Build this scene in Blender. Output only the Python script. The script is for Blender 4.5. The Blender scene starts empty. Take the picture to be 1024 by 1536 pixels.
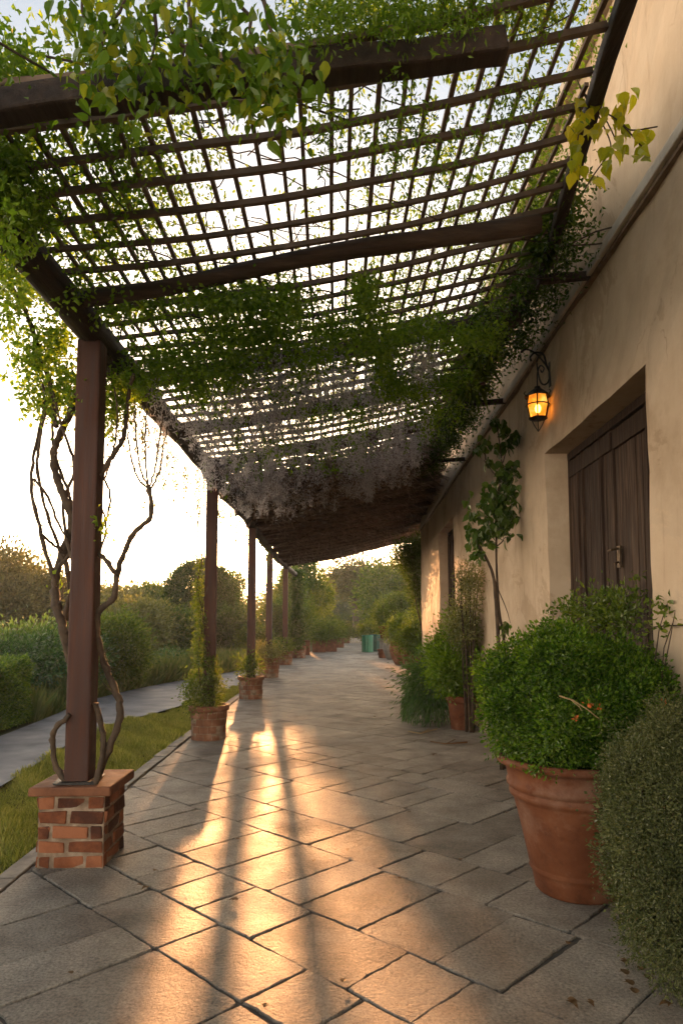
import bpy, math
import numpy as np
from mathutils import Vector

S = bpy.context.scene
C = S.collection
HAZE = 0.0009
# ------------------------------------------------------------------ camera
FPX, PITCH, YAW = 1024.0, math.radians(4.5), math.radians(0.67)
SY = 164 - math.tan(PITCH) * FPX
cam_d = bpy.data.cameras.new('camera')
cam = bpy.data.objects.new('camera', cam_d)
C.objects.link(cam)
cam_d.sensor_fit = 'VERTICAL'
cam_d.sensor_height = 36.0
cam_d.lens = 24.0
cam_d.shift_y = SY / 1536.0
cam_d.clip_end = 3000
cam_d.clip_start = 0.05
cam.location = (0, 0, 1.5)
cam.rotation_euler = (math.pi / 2 + PITCH, 0, -YAW)
S.camera = cam
# ------------------------------------------------------------------ sky and sun
SUN = np.array([-0.1075, 1.0, 0.107]); SUN /= np.linalg.norm(SUN)
SUN_EL = math.asin(SUN[2]); SUN_AZ = math.atan2(SUN[0], SUN[1])
W = bpy.data.worlds.new('World'); S.world = W; W.use_nodes = True
nt = W.node_tree; nt.nodes.clear()
def wn(t, **k):
    n = nt.nodes.new(t)
    for a, b in k.items(): setattr(n, a, b)
    return n
wout = wn('ShaderNodeOutputWorld')
sky = wn('ShaderNodeTexSky', sky_type='NISHITA', sun_disc=False, sun_elevation=SUN_EL,
         sun_rotation=SUN_AZ, air_density=1.0, dust_density=1.6, ozone_density=1.0, altitude=50)
bg = wn('ShaderNodeBackground'); bg.inputs['Strength'].default_value = 0.05
tint = wn('ShaderNodeMixRGB', blend_type='MULTIPLY'); tint.inputs[0].default_value = 1.0
tint.inputs[2].default_value = (1.06, 0.98, 0.92, 1)      # warm evening haze in the sky
nt.links.new(sky.outputs[0], tint.inputs[1]); nt.links.new(tint.outputs[0], bg.inputs['Color'])
# the low sun's own disc and its aureole in the hazy sky
geo = wn('ShaderNodeNewGeometry')
dot = wn('ShaderNodeVectorMath', operation='DOT_PRODUCT')
nt.links.new(geo.outputs['Incoming'], dot.inputs[0]); dot.inputs[1].default_value = tuple(-SUN)
def wm(op, a, b=None):
    n = wn('ShaderNodeMath', operation=op)
    for i, v in enumerate((a, b)):
        if v is None: continue
        if isinstance(v, (int, float)): n.inputs[i].default_value = v
        else: nt.links.new(v, n.inputs[i])
    return n.outputs[0]
d_ = wm('MAXIMUM', dot.outputs['Value'], 0.0)
g1 = wm('MULTIPLY', wm('POWER', d_, 900.0), 5.0)
g2 = wm('MULTIPLY', wm('POWER', d_, 14000.0), 60.0)
sepz = wn('ShaderNodeSeparateXYZ'); nt.links.new(geo.outputs['Incoming'], sepz.inputs[0])
band = wm('POWER', wm('SUBTRACT', 1.0, wm('ABSOLUTE', sepz.outputs['Z'])), 5.5)
g3 = wm('ADD', wm('MULTIPLY', wm('POWER', d_, 14.0), 0.20), wm('MULTIPLY', band, 0.95))
disc = wm('MULTIPLY', wm('GREATER_THAN', d_, math.cos(math.radians(0.33))), 120.0)
bg2 = wn('ShaderNodeBackground'); bg2.inputs['Color'].default_value = (1.0, 0.52, 0.16, 1)
nt.links.new(wm('ADD', wm('ADD', g1, g2), disc), bg2.inputs['Strength'])
bg3 = wn('ShaderNodeBackground'); bg3.inputs['Color'].default_value = (1.0, 0.86, 0.72, 1)
nt.links.new(g3, bg3.inputs['Strength'])
ad = wn('ShaderNodeAddShader'); ad2 = wn('ShaderNodeAddShader')
nt.links.new(bg.outputs[0], ad.inputs[0]); nt.links.new(bg2.outputs[0], ad.inputs[1])
nt.links.new(ad.outputs[0], ad2.inputs[0]); nt.links.new(bg3.outputs[0], ad2.inputs[1])
nt.links.new(ad2.outputs[0], wout.inputs['Surface'])
W.cycles.sampling_method = 'MANUAL'; W.cycles.sample_map_resolution = 2048

sun_d = bpy.data.lights.new('sun', 'SUN'); sun = bpy.data.objects.new('sun', sun_d); C.objects.link(sun)
sun_d.energy = 2.0; sun_d.angle = math.radians(0.8); sun_d.color = (0.80, 0.35, 0.13)
sun.rotation_euler = Vector(tuple(SUN)).to_track_quat('Z', 'Y').to_euler()
sun.location = (-10, 60, 30)
S.view_settings.view_transform = 'Standard'; S.view_settings.look = 'None'
S.view_settings.gamma = 1.0; S.view_settings.use_curve_mapping = False
S.view_settings.exposure = 3.1
S.render.engine = 'CYCLES'
S.cycles.use_denoising = True
S.cycles.max_bounces = 7; S.cycles.diffuse_bounces = 4; S.cycles.glossy_bounces = 3
S.cycles.transmission_bounces = 5; S.cycles.transparent_max_bounces = 8
S.cycles.sample_clamp_indirect = 6.0
S.cycles.caustics_reflective = False; S.cycles.caustics_refractive = False

# ------------------------------------------------------------------ helpers
R = np.random.default_rng(7)
def nrm(a): return a / np.maximum(np.linalg.norm(a, axis=-1, keepdims=True), 1e-9)
def ray(u, v):
    x = (u - 512) / FPX; y = (768 - v) / FPX + SY / FPX
    fw = np.array([math.sin(YAW) * math.cos(PITCH), math.cos(YAW) * math.cos(PITCH), math.sin(PITCH)])
    rt = np.array([math.cos(YAW), -math.sin(YAW), 0]); up = np.cross(rt, fw)
    return rt * x + up * y + fw
def at(u, v, Y):                       # survey helper: the point seen at a pixel of the survey photo at depth Y
    d = ray(u, v); return np.array([0, 0, 1.5]) + d * (Y / d[1])
def wallx(Y): return 1.70 + 0.037 * Y
def zroof(x):                          # top of the rafters, gently arched
    return 1.5 + np.interp(np.asarray(x, float), [-3, -1.6, -0.9, -0.2, 0.5, 1.2, 3.2], [1.86, 2.01, 2.09, 2.19, 2.335, 2.52, 3.06])
def xedge(Y): return np.interp(Y, [1, 2.6, 4.8, 11, 13, 21, 24], [1.0, 1.12, 1.50, 1.52, 1.95, 2.62, 3.0])

class Stems:
    def __init__(s): s.t = []
    def tube(s, P, r, k=8, **kw): m_ = MB(); m_.tube(P, r, k, **kw); s.t.append(m_)
    def build(s, name, mat, parent=None, smooth=False):
        if len(s.t) > 95:
            m_ = MB()
            for q in s.t:
                V = np.concatenate(q.v); l = np.concatenate(q.l) + m_.c; m_.v.append(V); m_.l.append(l); m_.n.append(np.concatenate(q.n)); m_.c += len(V)
            return m_.build(name, mat, parent, smooth)
        for q in s.t: q.build(name, mat, parent, smooth)
class MB:
    def __init__(s): s.v = []; s.l = []; s.n = []; s.c = 0; s.u = False
    def add(s, V, F):
        V = np.asarray(V, float).reshape(-1, 3); s.v.append(V)
        if isinstance(F, np.ndarray):
            s.l.append((F + s.c).ravel()); s.n.append(np.full(len(F), F.shape[1]))
        else:
            for f in F: s.l.append(np.asarray(f) + s.c); s.n.append(np.array([len(f)]))
        s.c += len(V)
    def box(s, c, d, rz=0.0, jit=0.0):
        x, y, z = [k / 2 for k in d]
        V = np.array([[-x,-y,-z],[x,-y,-z],[x,y,-z],[-x,y,-z],[-x,-y,z],[x,-y,z],[x,y,z],[-x,y,z]])
        if jit: V += R.normal(0, jit, V.shape)
        if rz:
            cs, sn = math.cos(rz), math.sin(rz)
            V = np.c_[V[:,0]*cs-V[:,1]*sn, V[:,0]*sn+V[:,1]*cs, V[:,2]]
        s.add(V + np.array(c), np.array([[0,3,2,1],[4,5,6,7],[0,1,5,4],[1,2,6,5],[2,3,7,6],[3,0,4,7]]))
    def tube(s, P, r, k=8, cap=True, sq=False, rough=0.0):
        P = np.asarray(P, float); n = len(P); r = np.broadcast_to(np.asarray(r, float), (n,))
        T = nrm(np.gradient(P, axis=0)); up = np.array([0, 0, 1.0])
        if abs(T[:, 2]).mean() > .8: up = np.array([0, 1.0, 0])
        A = nrm(np.cross(T, up)); B = np.cross(A, T)
        th = np.arange(k) * 2 * math.pi / k + (math.pi / 4 if sq else 0)
        rr = r[:, None, None] * (1 + (R.normal(0, rough, (n, k, 1)) if rough else 0))
        V = P[:, None] + rr * (np.cos(th)[None, :, None] * A[:, None] + np.sin(th)[None, :, None] * B[:, None])
        i = np.arange(n - 1)[:, None] * k; j = np.arange(k)[None]; j2 = (j + 1) % k
        F = np.stack([i + j, i + j2, i + k + j2, i + k + j], -1).reshape(-1, 4)
        c0 = s.c; s.add(V.reshape(-1, 3), F)
        if cap and k > 2:
            s.l.append(np.arange(k)[::-1] + c0); s.n.append(np.array([k]))
            s.l.append(np.arange(k) + c0 + (n - 1) * k); s.n.append(np.array([k]))
    def lathe(s, c, prof, k=40, wob=0.0):
        prof = np.asarray(prof, float); n = len(prof); th = np.arange(k) * 2 * math.pi / k
        ph = R.random(3) * 6
        w = 1 + wob * (np.sin(2 * th + ph[0]) + .5 * np.sin(5 * th + ph[1]))
        V = np.stack([prof[:, 0:1] * np.cos(th) * w, prof[:, 0:1] * np.sin(th) * w, np.repeat(prof[:, 1:2], k, 1)], -1) + np.array(c)
        i = np.arange(n - 1)[:, None] * k; j = np.arange(k)[None]; j2 = (j + 1) % k
        s.add(V.reshape(-1, 3), np.stack([i + j, i + j2, i + k + j2, i + k + j], -1).reshape(-1, 4))
    def leaves(s, P, D, L, wr=0.45, big=False, N=None, fold=0.25):
        n = len(P)
        if n == 0: return
        D = nrm(D); N = nrm(R.normal(size=(n, 3)) + np.array([0, 0, .6])) if N is None else N
        Sd = nrm(np.cross(D, N)); N = np.cross(Sd, D)
        L = np.broadcast_to(np.asarray(L, float), (n,))[:, None, None]
        if big:
            K = np.array([[0,0,0],[.05,-.5*wr,.05],[.25,-.98*wr,.12],[.5,-.86*wr,.11],[.75,-.42*wr,.02],[1.05,0,-.2],[.42,0,0],[.75,.42*wr,.02],[.5,.86*wr,.11],[.25,.98*wr,.12],[.05,.5*wr,.05],[.74,0,-.07]])
            F = [np.array([0,1,2,6]), np.array([6,2,3]), np.array([6,3,4,11]), np.array([11,4,5]), np.array([0,6,9,10]), np.array([6,8,9]), np.array([6,11,7,8]), np.array([11,5,7])]
        else:
            K = np.array([[0,0,0],[.42,-wr/2,fold*.25],[1,0,-.12],[.42,wr/2,fold*.25]])
            F = [np.array([0,1,2]), np.array([0,2,3])]
        V = P[:, None] + L * (K[None,:,0:1]*D[:,None] + K[None,:,1:2]*Sd[:,None] + K[None,:,2:3]*N[:,None])
        m = len(K); base = s.c + np.arange(n)[:, None] * m
        s.v.append(V.reshape(-1, 3)); s.c += n * m
        sz = np.array([len(f) for f in F]); idx = np.concatenate(F)
        s.l.append((base + idx[None]).ravel()); s.n.append(np.tile(sz, n))
    def build(s, name, mat, parent=None, smooth=False, loc=None, bevel=0):
        me = bpy.data.meshes.new(name)
        V = np.concatenate(s.v); l = np.concatenate(s.l).astype(np.int32); n = np.concatenate(s.n).astype(np.int32)
        if parent is not None: V = V - np.array(parent.matrix_world.translation if parent.parent is None and parent.type == 'EMPTY' else PO.get(parent.name, (0, 0, 0)))
        elif loc is not None: V = V - np.array(loc)
        me.vertices.add(len(V)); me.vertices.foreach_set('co', V.astype(np.float32).ravel())
        me.loops.add(len(l)); me.loops.foreach_set('vertex_index', l)
        me.polygons.add(len(n)); st = np.concatenate([[0], np.cumsum(n)[:-1]]).astype(np.int32)
        me.polygons.foreach_set('loop_start', st)
        me.polygons.foreach_set('use_smooth', np.full(len(n), bool(smooth)))
        me.update(calc_edges=True); me.validate()
        me.materials.append(mat)
        o = bpy.data.objects.new(name, me); C.objects.link(o)
        if parent is not None: o.parent = parent; PO[o.name] = PO.get(parent.name, (0, 0, 0))
        elif loc is not None: o.location = loc; PO[o.name] = tuple(loc)
        if bevel:
            b = o.modifiers.new('bevel', 'BEVEL'); b.width = bevel; b.segments = 2; b.limit_method = 'ANGLE'
        return o
PO = {}                                # world position of every thing's origin
def tag(o, label=None, cat=None, group=None, kind=None):
    for k, v in (('label', label), ('category', cat), ('group', group), ('kind', kind)):
        if v: o[k] = v
    return o
def thing(name, loc, label, cat, group=None):
    o = bpy.data.objects.new(name, None); C.objects.link(o); o.location = tuple(float(k) for k in loc)
    o.empty_display_size = .2; PO[o.name] = tuple(float(k) for k in loc)
    bpy.context.view_layer.update()
    return tag(o, label, cat, group)
def struct(o): o['kind'] = 'structure'; return o

# ------------------------------------------------------------------ materials
def mat(name):
    m = bpy.data.materials.new(name); m.use_nodes = True; t = m.node_tree; t.nodes.clear()
    return m, t
def nd(t, ty, ins=None, **k):
    n = t.nodes.new(ty)
    for a, b in k.items(): setattr(n, a, b)
    for a, b in (ins or {}).items():
        if isinstance(b, bpy.types.NodeSocket): t.links.new(b, n.inputs[a])
        else: n.inputs[a].default_value = b
    return n
def ramp(t, fac, stops):
    n = t.nodes.new('ShaderNodeValToRGB'); t.links.new(fac, n.inputs[0]); e = n.color_ramp.elements
    while len(e) < len(stops): e.new(.5)
    for k, (p, c) in enumerate(stops): e[k].position = p; e[k].color = (*c, 1)
    return n.outputs[0]
def leafmat(name, cols, tr=0.45, gloss=0.12, trcol=None):
    m, t = mat(name); g = nd(t, 'ShaderNodeNewGeometry')
    tc = nd(t, 'ShaderNodeTexCoord')
    nz = nd(t, 'ShaderNodeTexNoise', {'Vector': tc.outputs['Object'], 'Scale': 2.2, 'Detail': 2.0})
    f = nd(t, 'ShaderNodeMath', {0: g.outputs['Random Per Island'], 1: 0.62}, operation='MULTIPLY')
    f2 = nd(t, 'ShaderNodeMath', {0: nz.outputs[0], 1: 0.62}, operation='MULTIPLY')
    f3 = nd(t, 'ShaderNodeMath', {0: f.outputs[0], 1: f2.outputs[0]}, operation='ADD')
    n = len(cols); c = ramp(t, f3.outputs[0], [(0.12 + .8 * i / max(1, n - 1), q) for i, q in enumerate(cols)])
    d = nd(t, 'ShaderNodeBsdfDiffuse', {'Color': c})
    br = nd(t, 'ShaderNodeMixRGB', {0: 1.0, 1: c, 2: (*(trcol or (1.9, 1.75, .7)), 1)}, blend_type='MULTIPLY')
    tl = nd(t, 'ShaderNodeBsdfTranslucent', {'Color': br.outputs[0]})
    mx = nd(t, 'ShaderNodeMixShader', {0: tr, 1: d.outputs[0], 2: tl.outputs[0]})
    gl = nd(t, 'ShaderNodeBsdfGlossy', {'Color': (.75, .72, .55, 1), 'Roughness': .48})
    fr = nd(t, 'ShaderNodeFresnel', {'IOR': 1.4})
    fm = nd(t, 'ShaderNodeMath', {0: fr.outputs[0], 1: gloss * 2.2}, operation='MULTIPLY')
    mx2 = nd(t, 'ShaderNodeMixShader', {0: fm.outputs[0], 1: mx.outputs[0], 2: gl.outputs[0]})
    o = nd(t, 'ShaderNodeOutputMaterial', {'Surface': mx2.outputs[0]})
    return m
def pbr(name, stops, scale=4.0, rough=(.6, .85), bump=.2, bscale=20.0, stretch=(1, 1, 1), island=0.0, spec=.4, detail=6.0, dist=.02, metallic=0.0, rscale=None, extra=None, coord='Object'):
    m, t = mat(name); tc = nd(t, 'ShaderNodeTexCoord')
    mp = nd(t, 'ShaderNodeMapping', {'Vector': tc.outputs[coord], 'Scale': stretch})
    nz = nd(t, 'ShaderNodeTexNoise', {'Vector': mp.outputs[0], 'Scale': scale, 'Detail': detail, 'Roughness': .6})
    f = nz.outputs[0]
    if island:
        g = nd(t, 'ShaderNodeNewGeometry')
        a = nd(t, 'ShaderNodeMath', {0: g.outputs['Random Per Island'], 1: -.5}, operation='ADD')
        b = nd(t, 'ShaderNodeMath', {0: a.outputs[0], 1: island}, operation='MULTIPLY')
        f = nd(t, 'ShaderNodeMath', {0: f, 1: b.outputs[0]}, operation='ADD').outputs[0]
    c = ramp(t, f, stops)
    nb = nd(t, 'ShaderNodeTexNoise', {'Vector': mp.outputs[0], 'Scale': bscale, 'Detail': 8.0, 'Roughness': .65})
    nr = nd(t, 'ShaderNodeTexNoise', {'Vector': mp.outputs[0], 'Scale': rscale or bscale * .5, 'Detail': 4.0})
    rg = nd(t, 'ShaderNodeMapRange', {'Value': nr.outputs[0], 'From Min': .3, 'From Max': .7, 'To Min': rough[0], 'To Max': rough[1]})
    bp = nd(t, 'ShaderNodeBump', {'Height': nb.outputs[0], 'Strength': bump, 'Distance': dist})
    p = nd(t, 'ShaderNodeBsdfPrincipled', {'Base Color': c, 'Roughness': rg.outputs[0], 'Normal': bp.outputs[0], 'Metallic': metallic, 'Specular IOR Level': spec})
    nd(t, 'ShaderNodeOutputMaterial', {'Surface': p.outputs[0]})
    if extra: extra(t, p, tc, c, bp)
    return m
def emis(name, col, st):
    m, t = mat(name); e = nd(t, 'ShaderNodeEmission', {'Color': (*col, 1), 'Strength': st}); nd(t, 'ShaderNodeOutputMaterial', {'Surface': e.outputs[0]}); return m

def wall_extra(t, p, tc, c, bp):
    # vertical rain streaks and large blotches
    mp = nd(t, 'ShaderNodeMapping', {'Vector': tc.outputs['Object'], 'Scale': (3.0, 3.0, .35)})
    nz = nd(t, 'ShaderNodeTexNoise', {'Vector': mp.outputs[0], 'Scale': 2.2, 'Detail': 7.0, 'Roughness': .6})
    r = ramp(t, nz.outputs[0], [(.28, (.58, .53, .48)), (.40, (.93, .91, .89)), (.7, (1, 1, 1))])
    mx = nd(t, 'ShaderNodeMixRGB', {0: .75, 1: c, 2: r}, blend_type='MULTIPLY')
    n2 = nd(t, 'ShaderNodeTexNoise', {'Vector': tc.outputs['Object'], 'Scale': 1.1, 'Detail': 8.0, 'Roughness': .7})
    r2 = ramp(t, n2.outputs[0], [(.36, (.72, .68, .63)), (.5, (1, 1, 1))])
    mx2 = nd(t, 'ShaderNodeMixRGB', {0: .6, 1: mx.outputs[0], 2: r2}, blend_type='MULTIPLY')
    wv = nd(t, 'ShaderNodeTexNoise', {'Vector': tc.outputs['Object'], 'Scale': 1.6, 'Detail': 5.0})
    dv = nd(t, 'ShaderNodeVectorMath', {0: wv.outputs['Color'], 1: (.7, .7, .7)}, operation='MULTIPLY')
    av = nd(t, 'ShaderNodeVectorMath', {0: tc.outputs['Object'], 1: dv.outputs[0]}, operation='ADD')
    vo = nd(t, 'ShaderNodeTexVoronoi', {'Vector': av.outputs[0], 'Scale': .75}, feature='DISTANCE_TO_EDGE')
    cr_ = ramp(t, vo.outputs[0], [(.0, (.70, .66, .62)), (.004, (1, 1, 1))])
    mk = ramp(t, wv.outputs[0], [(.56, (0, 0, 0)), (.62, (1, 1, 1))])
    mx3 = nd(t, 'ShaderNodeMixRGB', {0: mk, 1: mx2.outputs[0], 2: cr_}, blend_type='MULTIPLY')
    # scuffed, re-patched areas of another tone
    n4 = nd(t, 'ShaderNodeTexNoise', {'Vector': tc.outputs['Object'], 'Scale': .55, 'Detail': 9.0, 'Roughness': .75, 'Distortion': .6})
    r4 = ramp(t, n4.outputs[0], [(.44, (.80, .77, .73)), (.455, (1, 1, 1)), (.60, (1, 1, 1)), (.61, (1.07, 1.05, 1.03))])
    mx4 = nd(t, 'ShaderNodeMixRGB', {0: .8, 1: mx3.outputs[0], 2: r4}, blend_type='MULTIPLY')
    t.links.new(mx4.outputs[0], p.inputs['Base Color'])
def clay_extra(t, p, tc, c, bp):
    n1 = nd(t, 'ShaderNodeTexNoise', {'Vector': tc.outputs['Object'], 'Scale': 3.2, 'Detail': 9.0, 'Roughness': .72})
    f = ramp(t, n1.outputs[0], [(.50, (0, 0, 0)), (.72, (.55, .55, .55))])
    mx = nd(t, 'ShaderNodeMixRGB', {0: f, 1: c, 2: (.30, .18, .12, 1)})
    n2 = nd(t, 'ShaderNodeTexNoise', {'Vector': tc.outputs['Object'], 'Scale': 5.5, 'Detail': 8.0, 'Roughness': .7})
    g_ = ramp(t, n2.outputs[0], [(.30, (.42, .38, .34)), (.46, (1, 1, 1))])
    mx2 = nd(t, 'ShaderNodeMixRGB', {0: .8, 1: mx.outputs[0], 2: g_}, blend_type='MULTIPLY')
    t.links.new(mx2.outputs[0], p.inputs['Base Color'])
M = {}
M['plaster'] = pbr('plaster', [(.3, (.45, .325, .215)), (.55, (.535, .395, .27)), (.75, (.59, .45, .32))], 1.6, (.8, .95), .35, 14, spec=.15, dist=.012, extra=wall_extra)
M['stone_trim'] = pbr('stone_trim', [(.3, (.42, .34, .26)), (.7, (.62, .51, .40))], 5, (.75, .95), .5, 30, spec=.15)
M['door_wood'] = pbr('door_wood', [(.3, (.020, .010, .006)), (.55, (.040, .021, .012)), (.78, (.095, .054, .033))], 3, (.6, .85), .6, 9, (9, 9, .7), island=.2, spec=.2, dist=.006)
M['dark_wood'] = pbr('dark_wood', [(.3, (.018, .010, .006)), (.6, (.045, .026, .016)), (.8, (.085, .052, .034))], 3, (.55, .8), .7, 14, (6, .6, 6), spec=.3, dist=.012)
M['log_wood'] = pbr('log_wood', [(.3, (.045, .027, .018)), (.6, (.095, .06, .04)), (.8, (.16, .11, .075))], 4, (.6, .85), .8, 14, (.6, 6, 6), spec=.25, dist=.012)
M['slat_wood'] = pbr('slat_wood', [(.3, (.09, .055, .038)), (.6, (.16, .105, .072)), (.8, (.24, .17, .12))], 5, (.6, .85), .4, 20, (2, 2, 2), island=.25, spec=.25, dist=.004)
M['post_wood'] = pbr('post_wood', [(.3, (.030, .008, .003)), (.55, (.052, .014, .005)), (.78, (.09, .028, .011))], 3, (.6, .8), .45, 12, (7, 7, .5), spec=.4, dist=.004)
M['terracotta'] = pbr('terracotta', [(.28, (.085, .024, .008)), (.5, (.13, .04, .014)), (.75, (.19, .066, .026))], 4, (.65, .9), .35, 40, spec=.25, dist=.004, extra=clay_extra)
M['old_terracotta'] = pbr('old_terracotta', [(.3, (.12, .045, .022)), (.55, (.21, .085, .042)), (.75, (.34, .19, .12))], 6, (.7, .9), .5, 30, island=.25, spec=.2, dist=.008)
M['brick'] = pbr('brick', [(.25, (.06, .02, .010)), (.5, (.17, .052, .020)), (.75, (.28, .10, .045))], 7, (.7, .9), .8, 32, island=.55, spec=.2, dist=.012)
M['mortar'] = pbr('mortar', [(.3, (.13, .09, .06)), (.5, (.22, .15, .10)), (.7, (.36, .27, .19))], 12, (.85, .98), .8, 60, spec=.1, dist=.01)
M['soil'] = pbr('soil', [(.3, (.02, .013, .009)), (.7, (.06, .042, .028))], 20, (.9, 1), 1.0, 50, spec=.1, dist=.02)
M['stone'] = pbr('stone', [(.3, (.13, .115, .095)), (.7, (.30, .26, .21))], 6, (.8, .95), .8, 24, spec=.2, dist=.02)
M['lip'] = pbr('lip', [(.3, (.13, .085, .055)), (.7, (.26, .18, .12))], 6, (.75, .95), .4, 30, spec=.15)
M['iron'] = pbr('iron', [(.3, (.012, .010, .009)), (.7, (.04, .03, .022))], 20, (.4, .7), .3, 60, spec=.5, metallic=.6)
M['brass'] = pbr('brass', [(.3, (.05, .03, .018)), (.7, (.15, .10, .06))], 20, (.35, .6), .3, 60, spec=.5, metallic=.8)
M['bark'] = pbr('bark', [(.3, (.05, .035, .025)), (.7, (.13, .095, .065))], 10, (.8, .95), 1.0, 30, (3, 3, .8), spec=.15, dist=.02)
M['vine_bark'] = pbr('vine_bark', [(.3, (.035, .023, .015)), (.7, (.095, .062, .038))], 12, (.7, .9), .8, 40, spec=.2, dist=.008)
M['thatch'] = pbr('thatch', [(.3, (.13, .088, .066)), (.6, (.32, .23, .18)), (.8, (.50, .38, .31))], 5, (.85, 1), 1.0, 40, (1, 4, 4), spec=.1, dist=.03, island=.4)
M['dry'] = leafmat('dry', [(.20, .14, .10), (.34, .26, .20), (.48, .39, .32)], .4, .02, (1.2, 1.1, .9))
M['grey_dry'] = leafmat('grey_dry', [(.33, .30, .30), (.50, .465, .475), (.72, .68, .69)], .5, .02, (1.1, 1.05, .95))
M['bin'] = pbr('bin', [(.3, (.004, .10, .045)), (.7, (.008, .16, .07))], 6, (.35, .5), .1, 30, spec=.5)
M['bin_dark'] = pbr('bin_dark', [(.3, (.01, .05, .035)), (.7, (.02, .075, .05))], 6, (.4, .6), .1, 30, spec=.4)
M['kerb'] = pbr('kerb', [(.3, (.16, .13, .10)), (.7, (.30, .25, .19))], 6, (.6, .85), .8, 30, island=.2, spec=.3, dist=.012)
G1 = [(.016, .035, .006), (.035, .07, .012), (.075, .125, .022)]
M['leaf_vine'] = leafmat('leaf_vine', [(.05, .095, .010), (.105, .175, .018), (.185, .25, .03)], .6, .05, (1.8, 1.8, .7))
M['leaf_big'] = leafmat('leaf_big', [(.03, .07, .006), (.06, .12, .010), (.085, .155, .012), (.11, .18, .015), (.30, .30, .025)], .55, .08)
M['leaf_yellow'] = leafmat('leaf_yellow', [(.16, .22, .012), (.32, .34, .016), (.55, .48, .03)], .5, .08)
M['leaf_box'] = leafmat('leaf_box', [(.014, .038, .003), (.042, .098, .007), (.13, .205, .02)], .42, .06)
M['leaf_grey'] = leafmat('leaf_grey', [(.032, .042, .015), (.068, .08, .028), (.14, .145, .06)], .3, .06)
M['leaf_dark'] = leafmat('leaf_dark', [(.016, .034, .006), (.034, .062, .010), (.07, .11, .018)], .42, .09)
M['leaf_mid'] = leafmat('leaf_mid', [(.030, .055, .009), (.065, .105, .016), (.13, .17, .028)], .5, .07)
M['leaf_slim'] = leafmat('leaf_slim', [(.022, .05, .008), (.045, .085, .014), (.085, .13, .022)], .4, .14)
M['leaf_lime'] = leafmat('leaf_lime', [(.045, .08, .012), (.085, .13, .02), (.16, .20, .035)], .5, .08)
M['leaf_olive'] = leafmat('leaf_olive', [(.07, .085, .03), (.13, .14, .05), (.22, .21, .09)], .45, .08)
M['leaf_blade'] = leafmat('leaf_blade', [(.03, .065, .02), (.06, .12, .035), (.11, .18, .06)], .4, .12)
M['leaf_far'] = leafmat('leaf_far', [(.035, .055, .022), (.06, .085, .034), (.10, .12, .05)], .4, .03)
M['leaf_brown'] = leafmat('leaf_brown', [(.04, .046, .022), (.07, .075, .034), (.12, .115, .052)], .35, .03)
M['grass'] = leafmat('grass', [(.15, .18, .045), (.27, .29, .08), (.46, .43, .17)], .5, .04)
M['leaf_hedge'] = leafmat('leaf_hedge', [(.035, .075, .012), (.085, .15, .024), (.20, .27, .05)], .4, .08)
M['tall_grass'] = leafmat('tall_grass', [(.08, .12, .03), (.15, .19, .06), (.26, .26, .11)], .45, .04)
M['flower'] = leafmat('flower', [(.6, .12, .03), (.7, .2, .06)], .3, .02, (1.2, .9, .5))
M['twig'] = leafmat('twig', [(.25, .16, .07), (.4, .27, .13)], .1, .05, (1, 1, 1))
M['dead_leaf'] = leafmat('dead_leaf', [(.06, .03, .015), (.13, .06, .025), (.22, .12, .05)], .2, .05, (1.2, 1, .7))
M['earth'] = pbr('earth', [(.3, (.055, .06, .02)), (.55, (.09, .09, .035)), (.75, (.14, .12, .065))], 1.5, (.9, 1), .6, 12, spec=.1, dist=.03, rscale=4)
M['asphalt'] = pbr('asphalt', [(.32, (.11, .107, .11)), (.5, (.19, .185, .185)), (.7, (.27, .255, .245))], 1.6, (.55, .8), .6, 45, spec=.35, dist=.008, rscale=3)

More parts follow.
